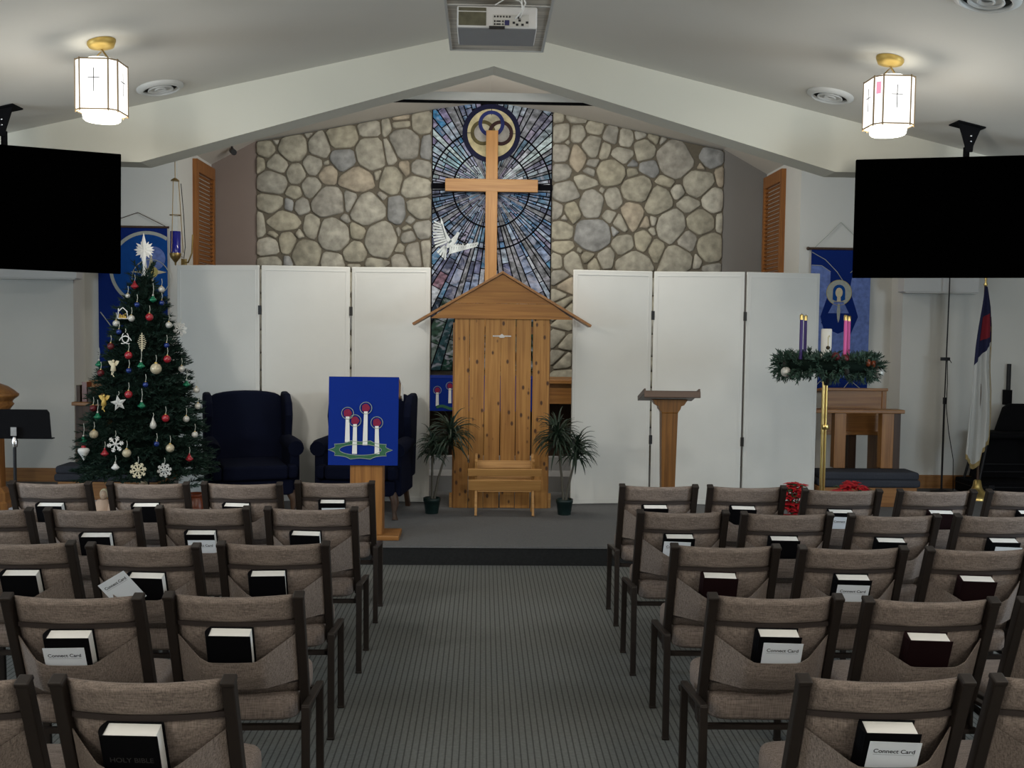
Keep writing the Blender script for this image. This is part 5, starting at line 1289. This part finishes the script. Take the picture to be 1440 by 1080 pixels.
m = MB(); m.hexa([(-.27,.02,.02),(.30,.02,.02),(.30,.12,.02),(-.27,.12,.02),(-.19,.02,.45),(.28,.02,.45),(.28,.12,.45),(-.19,.12,.45)]); m.build('cloth_skirt', MT['blackmatte'], t)
for z in (.10, .18): 
    m = MB(); m.tube([(-.25,-.14,z),(.25,-.14,z)], .006, 6); m.build('stretcher', MT['blackmetal'], t)
t = thing('instrument_stand', 'upright black instrument stand pole behind the black stool', 'stand', (5.66,10.55,ST))
m = MB(); m.tube([(0,0,.02),(0,0,1.36)], .022, 10); m.build('pole', MT['blackmetal'], t); m = MB(); m.lathe([(.04,0),(.04,.015),(.02,.03)], n=16); m.build('base', MT['blackmetal'], t)
m = MB(); m.b2((-.045,-.03,.92),(.03,.03,1.08)); m.build('clamp', MT['blackmatte'], t)

# ================================================================== FONT AND MUSIC STAND
t = thing('baptismal_font', 'carved light oak baptismal font with a domed lid, at the left edge', 'font', (-4.40,9.0,ST))
m = MB(); m.lathe([(.19,0),(.19,.06),(.17,.08),(.17,.15),(.12,.20),(.11,.80),(.14,.86),(.17,.90)], n=8, smooth=False, ph=pi/8); m.build('pedestal', MT['oak'], t)
m = MB(); m.lathe([(.17,.90),(.20,.94),(.185,.96),(.20,.985),(.235,1.01),(.24,1.03),(.22,1.045)], n=24); m.build('bowl', MT['oakx'], t)
m = MB(); m.lathe([(.22,1.046),(.20,1.065),(.15,1.10),(.09,1.125),(.03,1.135),(0,1.135)], n=24); m.build('lid', MT['oakx'], t)
m = MB(); m.lathe([(.03,1.13),(.02,1.15),(.035,1.18),(0,1.21)], n=12); m.build('lid_knob', MT['oak'], t)
t = thing('music_stand', 'black music stand at the left edge, behind the front row', 'music stand', (-3.255,7.0,0))
m = MB(); m.tube([(0,0,.03),(0,0,.62)], .016, 10); m.tube([(0,0,.60),(0,0,1.03)], .011, 10); m.build('pole', MT['blackmetal'], t)
m = MB(); m.prism([(-.245,1.01),(.245,1.01),(.232,1.19),(.215,1.212),(-.215,1.212),(-.232,1.19)], .02, .026, 'y'); m.b2((-.245,.026,1.005),(.245,.075,1.012)); m.build('desk', MT['blackmatte'], t)
m = MB(); m.lathe([(.018,.95),(.022,.99),(.012,1.02)], n=12); m.box((0,.0,1.06),(.04,.03,.06)); m.build('clutch', MT['chrome'], t)
for i in range(3):
    a = 2*pi*i/3+.5; m = MB(); m.tube([(0,0,.06),(.15*cos(a),.15*sin(a),.03),(.25*cos(a),.25*sin(a),.010)], .010, 8); m.build('leg', MT['blackmetal'], t)

# ================================================================== BANNERS AND SANCTUARY LAMP
def outline(m, pts, y, r=.004, closed=False): m.tube([(p[0], y, p[1]) for p in pts], r, 5, closed=closed)
t = thing('wall_banner', 'blue wall banner with a silver circle, globe and gold star, behind the tree', 'banner', (0,10.87,0), 0, 'blue Advent banners on the front walls')
m = MB(); m.b2((-4.14,-.006,1.25),(-3.405,0,2.86)); m.build('banner_cloth', MT['banner'], t)
m = MB(); m.tube([(-4.17,-.006,2.865),(-3.385,-.006,2.865)], .012, 8); m.build('rod', MT['darkwood'], t)
m = MB(); m.tube([(-4.14,.0,2.87),(-3.72,.012,3.02),(-3.41,.0,2.87)], .004, 5); m.build('hanging_cord', MT['darkwood'], t)
c0 = (-3.62, 2.42)
arcp = [(c0[0]+.385*cos(radians(a)), c0[1]+.385*sin(radians(a))) for a in range(56, 250, 6)]
m = MB(); m.strip([(p[0], -.0065, p[1]) for p in arcp], .036, up=(0,-1,0), h=.001); m.build('silver_circle', MT['bannersilver'], t)
for pts, r_ in (([(-4.12,-.008,1.95),(-3.95,-.008,1.72),(-3.80,-.008,1.60)], .006),([(-3.65,-.008,2.17),(-3.52,-.008,2.02),(-3.41,-.008,1.84)], .006),([(-3.62,-.008,1.78),(-3.41,-.008,1.86)], .012)):
    m = MB(); m.tube(pts, r_, 5); m.build('silver_line', MT['bannersilver'], t)
m = MB(); m.tube([(-3.58+.20*cos(radians(a)),-.008,2.32+.20*sin(radians(a))) for a in range(0, 360, 12)], .005, 5, closed=True); m.build('orbit_line', MT['bannersilver'], t)
m = MB(); m.prism([(c0[0]+.37*cos(radians(a)), c0[1]+.37*sin(radians(a))) for a in range(54, 312, 6)], -.0072, -.006, 'y'); m.build('inner_disc', MT['bannermid'], t)
m = MB(); m.prism([(-3.555+.13*cos(2*pi*i/24), 2.53+.13*sin(2*pi*i/24)) for i in range(24)], -.0086, -.0065, 'y'); m.build('globe', MT['bannerlight'], t)
m = MB(); sx_, sz_ = -3.575, 2.385
m.prism([(sx_-.22,sz_),(sx_-.05,sz_+.025),(sx_-.03,sz_+.05),(sx_,sz_+.20),(sx_+.03,sz_+.05),(sx_+.05,sz_+.025),(sx_+.165,sz_),(sx_+.05,sz_-.025),(sx_+.03,sz_-.05),(sx_,sz_-.16),(sx_-.03,sz_-.05),(sx_-.05,sz_-.025)], -.0094, -.007, 'y'); m.build('star_rays', MT['cream'], t)
m = MB(); m.prism([(sx_+.01+.062*cos(2*pi*i/20), sz_+.062*sin(2*pi*i/20)) for i in range(20)], -.0104, -.007, 'y'); m.build('star_centre', MT['bannergold'], t)

t = thing('wall_banner', 'blue wall banner with a haloed praying figure, behind the Advent wreath', 'banner', (0,10.87,0), 0, 'blue Advent banners on the front walls')
m = MB(); m.b2((3.585,-.006,1.19),(4.245,0,2.735)); m.build('banner_cloth', MT['banner'], t)
m = MB(); m.tube([(3.545,-.006,2.74),(4.28,-.006,2.74)], .014, 8); m.ball((3.545,-.006,2.74), .02, 10); m.ball((4.28,-.006,2.74), .02, 10); m.build('rod', MT['darkwood'], t)
m = MB(); m.tube([(3.62,.0,2.75),(3.905,.012,3.03),(4.20,.0,2.75)], .003, 5); m.build('hanging_cord', MT['greycloth'], t)
hc = (3.90, 2.262)
m = MB()
m.prism([(3.585,1.30),(3.585,2.56),(3.70,2.55),(3.80,2.49),(3.80,2.30),(3.70,2.0),(3.78,1.72),(3.70,1.30)], -.0075, -.006, 'y')
m.prism([(4.245,2.62),(4.13,2.58),(4.05,2.50),(4.02,2.30),(4.12,2.0),(4.02,1.75),(4.06,1.45),(4.245,1.62)], -.0075, -.006, 'y')
m.prism([(3.82,1.33),(3.98,1.33),(4.03,1.75),(3.95,1.95),(3.86,1.95),(3.78,1.75)], -.0074, -.006, 'y'); m.build('batik_panel', MT['bannerlight'], t)
m = MB(); m.prism([(hc[0]+.138*cos(2*pi*i/28), hc[1]+.138*sin(2*pi*i/28)) for i in range(28)], -.0086, -.0065, 'y'); m.build('halo', MT['bannersilver'], t)
m = MB(); m.prism([(hc[0]-.070,hc[1]-.075)]+[(hc[0]+.068*cos(radians(a)), hc[1]+.02+.068*sin(radians(a))) for a in range(180, -1, -15)]+[(hc[0]+.070,hc[1]-.075),(hc[0]+.04,hc[1]-.09),(hc[0]-.04,hc[1]-.09)], -.0094, -.007, 'y'); m.build('hair', MT['bannermid'], t)
m = MB(); m.prism([(hc[0]+.040*cos(2*pi*i/20), hc[1]+.054*sin(2*pi*i/20)) for i in range(20)], -.0104, -.007, 'y'); m.prism([(hc[0]-.018,hc[1]-.04),(hc[0]+.018,hc[1]-.04),(hc[0]+.022,hc[1]-.10),(hc[0]-.022,hc[1]-.10)], -.0098, -.007, 'y'); m.build('face', MT['cream'], t)
m = MB(); m.prism([(hc[0]-.05,hc[1]-.10),(hc[0]+.05,hc[1]-.10),(hc[0]+.115,hc[1]-.22),(hc[0]+.19,hc[1]-.33),(hc[0]+.16,hc[1]-.37),(hc[0]+.05,hc[1]-.43),(hc[0],hc[1]-.45),(hc[0]-.05,hc[1]-.43),(hc[0]-.16,hc[1]-.37),(hc[0]-.19,hc[1]-.33),(hc[0]-.115,hc[1]-.22)], -.0088, -.007, 'y'); m.build('gown', MT['banner'], t)
m = MB(); m.prism([(hc[0]-.055,hc[1]-.105),(hc[0]+.055,hc[1]-.105),(hc[0]+.115,hc[1]-.225),(hc[0]-.115,hc[1]-.225)], -.0092, -.007, 'y'); m.build('mantle', MT['bannerlight'], t)
m = MB(); m.prism([(hc[0]-.010,hc[1]-.12),(hc[0]+.010,hc[1]-.12),(hc[0]+.020,hc[1]-.20),(hc[0]+.012,hc[1]-.29),(hc[0],hc[1]-.33),(hc[0]-.012,hc[1]-.29),(hc[0]-.020,hc[1]-.20)], -.0100, -.007, 'y'); m.build('praying_hands', MT['bannersilver'], t)
for pts in ([(3.59,-.008,2.70),(3.74,-.008,2.62),(3.87,-.008,2.49),(3.97,-.008,2.35)], [(3.59,-.008,2.56),(3.70,-.008,2.555),(3.80,-.008,2.49)], [(4.02,-.008,2.48),(4.06,-.008,2.52),(4.13,-.008,2.58)], [(3.64,-.009,1.20),(3.72,-.009,1.29),(3.80,-.009,1.22)], [(3.98,-.009,1.21),(4.05,-.009,1.30),(4.18,-.009,1.20)]):
    m = MB(); m.tube(pts, .004, 5); m.build('silver_line', MT['bannersilver'], t)
m = MB(); m.tube([(hc[0]+.139*cos(2*pi*i/28),-.009,hc[1]+.139*sin(2*pi*i/28)) for i in range(28)], .003, 5, closed=True); m.build('halo_line', MT['bannergold'], t)

LX, LY = -3.16, 10.35
t = thing('sanctuary_lamp', 'hanging sanctuary lamp with a cobalt glass cylinder on three chains', 'lamp', (LX,LY,0))
m = MB(); m.tube([(0,0,3.30),(0,0,3.785)], .004, 6); m.build('ceiling_chain', MT['oldbrass'], t)
m = MB(); m.lathe([(.045,3.285),(.035,3.30),(.012,3.315),(0,3.32)], n=16); m.build('cap', MT['oldbrass'], t)
for i in range(3):
    a = 2*pi*i/3+.3; m = MB(); m.tube([(.035*cos(a),.035*sin(a),3.29),(.075*cos(a),.075*sin(a),2.56)], .004, 5); m.build('chain', MT['oldbrass'], t)
m = MB(); m.tube([(.055*cos(2*pi*i/24),.055*sin(2*pi*i/24),2.94) for i in range(24)], .004, 5, closed=True); m.build('ring', MT['oldbrass'], t)
m = MB(); m.lathe([(.050,2.545),(.052,2.56),(.052,2.775),(.048,2.775)], n=22); m.build('glass_cylinder', MT['cobalt'], t)
m = MB(); m.lathe([(.055,2.555),(.058,2.54),(.050,2.51),(.024,2.475),(.008,2.455),(.010,2.44),(0,2.425)], n=20); m.build('bowl', MT['oldbrass'], t)
m = MB(); m.tube([(.06,0,3.26),(.085,0,2.95),(.10,0,2.62),(.085,0,2.50),(.06,0,2.52)], .004, 6); m.build('pull_cord', MT['blackmetal'], t)
t = thing('wall_bracket', 'small brass bracket on the wall behind the hanging blue lamp', 'bracket', (-3.27,11.02,0))
m = MB(); m.tube([(0,0,2.50),(.06,-.06,2.50),(.10,-.06,2.60),(.11,-.06,2.80)], .009, 6); m.build('arm', MT['oldbrass'], t); m = MB(); m.b2((-.03,-.015,2.46),(.03,.0,2.54)); m.build('wall_plate', MT['oldbrass'], t)

# ================================================================== DISPLAYS, PENDANTS, VENTS, PROJECTOR
def display(label, c, yaw, tilt, roll, W, H, mount):
    t = thing('hanging_television', label, 'television', (0,0,0), 0, 'black flat screens hung from the ceiling')
    R3 = RZ(yaw) @ RX(tilt) @ RY(roll); c = Vector(c)
    def bx(nm, ctr, d, mt, bev=0): m = MB(); m.box(c+R3 @ Vector(ctr), d, rot=R3); return m.build(nm, mt, t, bev=bev)
    bx('housing', (0,.030,0), (W,.05,H), MT['tvbezel'], .004); bx('screen', (0,.003,.004), (W-.016,.006,H-.024), MT['tvblack'])
    bx('back_plate', (0,.075,0), (.40,.04,.36), MT['blackmetal'])
    p = c+R3 @ Vector((0,.10,0)); q = Vector((p.x, p.y, RZc(p.x)-.16))
    m = MB(); m.tube([p, q], .022, 10); m.build('mount_pole', MT['blackmatte'], t)
    s = 1 if p.x > 0 else -1; zc = RZc(p.x)
    m = MB(); m.prism([(p.x-.085,RZc(p.x-.085)-.004),(p.x+.085,RZc(p.x+.085)-.004),(p.x+.030,zc-.155),(p.x+.025,zc-.20),(p.x-.025,zc-.20),(p.x-.030,zc-.155)], p.y-.045, p.y-.030, 'y'); m.prism([(p.x-.10,RZc(p.x-.10)-.012),(p.x+.10,RZc(p.x+.10)-.012),(p.x+.10,RZc(p.x+.10)-.003),(p.x-.10,RZc(p.x-.10)-.003)], p.y-.08, p.y+.08, 'y'); m.build('ceiling_bracket', MT['blackmatte'], t)
    m = MB()
    for dz in (.085, .125): m.ball((p.x+.008, p.y-.048, zc-dz), .009, 8)
    m.build('bolt', MT['chrome'], t)
display('large black television hanging from the ceiling above the Christmas tree side', (-3.405,7.20,2.628), radians(17), radians(8), radians(1.0), 1.55, .870, 0)
display('large black television hanging from the ceiling above the flag side', (3.505,7.195,2.665), radians(-15), radians(0), radians(0), 1.55, .875, 0)

def pendant(label, x, y, ztop, zbot, rz):
    t = thing('pendant_lantern', label, 'pendant lamp', (x,y,0), 0, 'white pendant lanterns')
    zc = RZc(x); Hh, ch = .130, .043; z0, z1 = zbot+.055, ztop-.03
    V = [(-Hh+ch,-Hh),(Hh-ch,-Hh),(Hh,-Hh+ch),(Hh,Hh-ch),(Hh-ch,Hh),(-Hh+ch,Hh),(-Hh,Hh-ch),(-Hh,-Hh+ch)]
    for i in range(8):
        a, b = Vector((*V[i],0)), Vector((*V[(i+1) % 8],0)); d = (b-a).normalized(); nn = Vector((d.y,-d.x,0)); U = Vector((0,0,1))
        m = MB(); ai, bi = a-nn*.006, b-nn*.006
        m.hexa([ai+U*z0,bi+U*z0,b+U*z0,a+U*z0,ai+U*z1,bi+U*z1,b+U*z1,a+U*z1]); sp = m.build('shade_panel', MT['shade'], t)
        c = (a+b)/2+nn*.002; cz = z1-.115
        if i % 2 == 0:
            m = MB(); m.beam(c+U*(cz-.085),c+U*(cz+.060), .0045, .002, up=nn); m.beam(c-d*.036+U*cz,c+d*.036+U*cz, .0045, .002, up=nn); m.build('cross_line', MT['lampcross'], sp)
        elif i == 7 and x > 0:
            m = MB(); m.beam(c+U*(z1-.11),c+U*(z1-.035), .030, .002, up=nn); m.build('pink_glass', MT['pinkglass'], sp)
    m = MB()
    for vx, vy in V: m.beam((vx,vy,z0-.012),(vx,vy,z1+.008), .008, .008)
    for z in (z0, z1):
        for i in range(8): m.beam((*V[i],z),(*V[(i+1) % 8],z), .008, .008)
    m.build('came_frame', MT['lampframe'], t)
    m = MB(); m.lathe([(.118,z0-.004),(.112,z0-.042),(.10,z0-.052),(0,z0-.054)], n=24); m.build('bottom_glass', MT['shadeend'], t)
    m = MB(); m.lathe([(.085,z1),(.085,z1+.025),(.06,z1+.03),(0,z1+.03)], n=20); m.build('top_glass', MT['shadeend'], t)
    m = MB(); m.tube([(.045,0,z1+.03),(0,0,zc-.05)], .006, 6); m.tube([(-.045,0,z1+.03),(0,0,z1+.075)], .004, 6); m.build('hanger', MT['oldbrass'], t)
    m = MB(); s = math.copysign(1, SX-x); m.lathe([(.02,-.05),(.075,-.035),(.085,-.012),(.085,0)], n=22); 
    m.v = [(px, py, zc+pz+.232*s*px*(1 if pz > -.03 else .6)-.002) for px, py, pz in m.v]; m.build('canopy', MT['canopy'], t)
    return t
pendant('white glowing pendant lantern on the tree side of the ceiling', -2.405, 6.40, 3.468, 3.078, radians(-68))
pendant('white glowing pendant lantern on the flag side of the ceiling', 2.575, 6.38, 3.455, 3.075, radians(-112))

def vent(label, x, y, r):
    t = thing('ceiling_vent', label, 'vent', (x,y,RZc(x)), 0, 'round white ceiling vents')
    sl = (-1 if x > 0 else 1)*atan2(.232, 1)
    t.rotation_euler = (0, -sl, 0)
    m = MB(); m.lathe([(r,-.001),(r,-.012),(r*.80,-.030),(r*.75,-.030),(r*.78,-.004)], n=32); m.build('outer_ring', MT['ventwhite'], t)
    m = MB(); m.lathe([(r*.74,-.006),(0,-.006)], n=28); m.build('duct_shadow', MT['ventdark'], t)
    for q in (.50, .22):
        m = MB(); m.lathe([(r*q,-.010),(r*(q+.05),-.026),(r*(q+.01),-.030),(r*(q-.04),-.014)], n=26); m.build('louvre_ring', MT['ventwhite'], t)
    return t
vent('round white ceiling vent between the header and the tree-side pendant lantern', -2.415, 7.56, .17)
vent('round white ceiling vent between the header and the flag-side pendant lantern', 2.548, 7.395, .17)
vent('round white ceiling vent at the top right edge, nearest the camera', 2.60, 5.20, .17)

t = thing('ceiling_projector', 'white projector hanging under a ribbed panel at the ceiling ridge', 'projector', (.06,5.0,0))
zt = 3.405
m = MB(); m.hexa([(-.255,-.45,zt),(.255,-.45,zt),(.255,.80,zt),(-.255,.80,zt),(-.255,-.45,zt+.02),(.255,-.45,zt+.02),(.255,.80,zt+.02),(-.255,.80,zt+.02)]); m.build('ribbed_panel', MT['projpanel'], t)
m = MB(); 
for s in (-1, 1): m.b2((s*.255,-.45,zt-.006),(s*.268,.80,zt+.05))
m.b2((-.268,.80,zt-.004),(.268,.812,zt+.05)); m.b2((-.255,.0,zt-.006),(.255,.012,zt)); m.build('panel_rim', MT['ventwhite'], t)
m = MB(); m.tube([(0,.2,zt+.02),(0,.2,4.148)], .025, 12); m.build('ceiling_pole', MT['ventwhite'], t)
m = MB(); m.b2((-.203,-.10,3.262),(.185,.20,3.366)); m.build('body', MT['projwhite'], t, bev=.008)
m = MB(); m.b2((-.198,-.095,3.2605),(.180,.195,3.2625)); m.build('underside', MT['projgrey'], t)
m = MB(); m.b2((-.195,-.104,3.272),(-.062,-.099,3.335)); m.b2((-.195,-.104,3.341),(-.062,-.099,3.356)); m.build('vent_grille', MT['grillg'], t)
m = MB(); m.b2((-.03,-.103,3.268),(.145,-.099,3.325)); m.build('connector_panel', MT['ventwhite'], t)
m = MB()
for i in range(6): m.b2((-.024+.0145*i,-.106,3.311),(-.017+.0145*i,-.102,3.319))
for i in range(2):
    m.b2((-.024,-.106,3.275+.014*i),(-.017,-.102,3.283+.014*i)); m.b2((-.012,-.106,3.276+.014*i),(.008,-.102,3.282+.014*i)); m.b2((.016,-.106,3.275+.014*i),(.022,-.102,3.283+.014*i))
for x, z in ((.066,3.286),(.082,3.277),(.108,3.277),(.130,3.288),(.094,3.297),(.092,3.310)): m.b2((x,-.106,z-.004),(x+.012,-.102,z+.006))
m.build('port', MT['port'], t)
m = MB(); m.b2((.028,-.107,3.274),(.050,-.102,3.298)); m.build('blue_port', MT['portblue'], t)
m = MB(); m.b2((-.048,-.112,3.256),(.028,-.098,3.268)); m.build('foot_lever', MT['port'], t)
m = MB(); m.tube([(.08,-.11,3.305),(.11,-.16,3.33),(.105,-.18,3.40),(.05,-.15,3.44),(.0,-.05,3.43)], .004, 6); m.tube([(.10,-.11,3.31),(.125,-.17,3.36),(.09,-.19,3.43),(.04,-.12,3.46)], .004, 6); m.tube([(-.02,-.10,3.37),(.04,-.14,3.395),(.10,-.12,3.385),(.115,-.11,3.36)], .003, 6); m.build('cable', MT['white'], t)

for nm, x0, x1, zb, lab in (('l',-5.06,-4.20,2.285,'white wall-mounted casing half hidden by the television, tree side'),('r',4.44,5.25,2.262,'white wall-mounted casing half hidden by the television, flag side')):
    t = thing('wall_casing', lab, 'casing', (0,10.6,0), 0, 'white casings on the front wall')
    m = MB(); m.b2((x0,-.16,zb),(x1,0,zb+.32)); m.build('casing_body', MT['whitebox'], t, bev=.008)
    m = MB(); m.b2((x0+.02,-.164,zb-.010),(x1-.02,-.02,zb)); m.build('bottom_slot', MT['ventwhite'], t)

# ================================================================== LIGHT AND CAMERA
def light(name, kind, loc, energy, col=(1,1,1), size=.1, target=None, spot=None, sy=None):
    d = bpy.data.lights.new(name, kind); d.energy = energy; d.color = col
    if kind in ('POINT', 'SPOT'): d.shadow_soft_size = size
    if kind == 'AREA':
        d.size = size
        if sy: d.shape = 'RECTANGLE'; d.size_y = sy
    if kind == 'SPOT': d.spot_size = radians(spot); d.spot_blend = .8
    o = bpy.data.objects.new(name, d); C.objects.link(o); o.location = loc
    if target: o.rotation_euler = (Vector(target)-Vector(loc)).to_track_quat('-Z', 'Y').to_euler()
    return o
W1 = (1.0, .955, .87)
# recessed downlights in the nave ceiling aimed at the stage
for x, tx, e, ang in ((-2.8, -2.2, 105, 54), (-2.8, 1.0, 90, 56), (.9, .2, 78, 56), (2.9, 3.2, 32, 50)):
    light('ceiling_downlight', 'SPOT', (x, 3.4, 3.35), e, W1, .12, (tx, 9.4, .2), ang)
for d in bpy.data.lights:
    if d.type == 'SPOT': d.spot_blend = .35
# the lamps of the two pendants in view, just under their bottom glass
for x, y in ((-2.405, 6.40), (2.575, 6.38)): light('pendant_lamp', 'POINT', (x, y, 2.95), 16, W1, .10)
# pendants further back in the nave, behind the camera
for x in (-2.4, 2.55):
    for y, e in ((2.4, 34), (-0.6, 85), (-4.0, 85)): light('rear_pendant', 'POINT', (x, y, 3.0), e, W1, .25)
light('chancel_light', 'AREA', (.06, 8.9, 3.72), 62, W1, 2.6, (.06, 12.0, 2.9), sy=.15)
light('valance_uplight', 'AREA', (.06, 8.75, 3.86), 16, (1,.98,.95), 2.2, (.06, 9.6, 4.8), sy=.1)
for s in (-1, 1):
    light('nave_window_daylight', 'AREA', (6.1*s, 4.4, 1.6), 95, (.74,.88,1.0), 2.2, (0, 7.0, 2.2), sy=1.3)
w = bpy.data.worlds.new('World'); SC.world = w; w.use_nodes = True
w.node_tree.nodes['Background'].inputs[0].default_value = (.9, .95, 1, 1); w.node_tree.nodes['Background'].inputs[1].default_value = .15
cd = bpy.data.cameras.new('Camera'); cam = bpy.data.objects.new('Camera', cd); C.objects.link(cam)
cd.sensor_width = 36; cd.lens = 35.0; cd.clip_start = .05
yaw, pitch, roll = .02942379, .0532997, .01204508
fwd = Vector((sin(yaw)*cos(pitch), cos(yaw)*cos(pitch), -sin(pitch))); r = Vector((cos(yaw), -sin(yaw), 0)); u = r.cross(fwd)
r2 = r*cos(roll)+u*sin(roll); u2 = -r*sin(roll)+u*cos(roll)
cam.matrix_world = Matrix(((r2.x,u2.x,-fwd.x,0),(r2.y,u2.y,-fwd.y,0),(r2.z,u2.z,-fwd.z,1.8),(0,0,0,1)))
SC.camera = cam
vs_ = SC.view_settings; vs_.view_transform = 'Standard'; vs_.look = 'None'; vs_.gamma = 1; vs_.use_curve_mapping = False; vs_.exposure = 0.15

t = thing('spotlight', 'small black spotlight on the sloping chancel ceiling beside the stone wall', 'spotlight', (-2.98, 11.95, 3.90))
m = MB(); m.tube([(0,0,-.02),(.05,-.12,-.06)], .035, 10); m.build('lamp_head', MT['blackmetal'], t)
m = MB(); m.tube([(0,0,-.02),(0,0,.03)], .012, 8); m.build('stem', MT['blackmetal'], t)
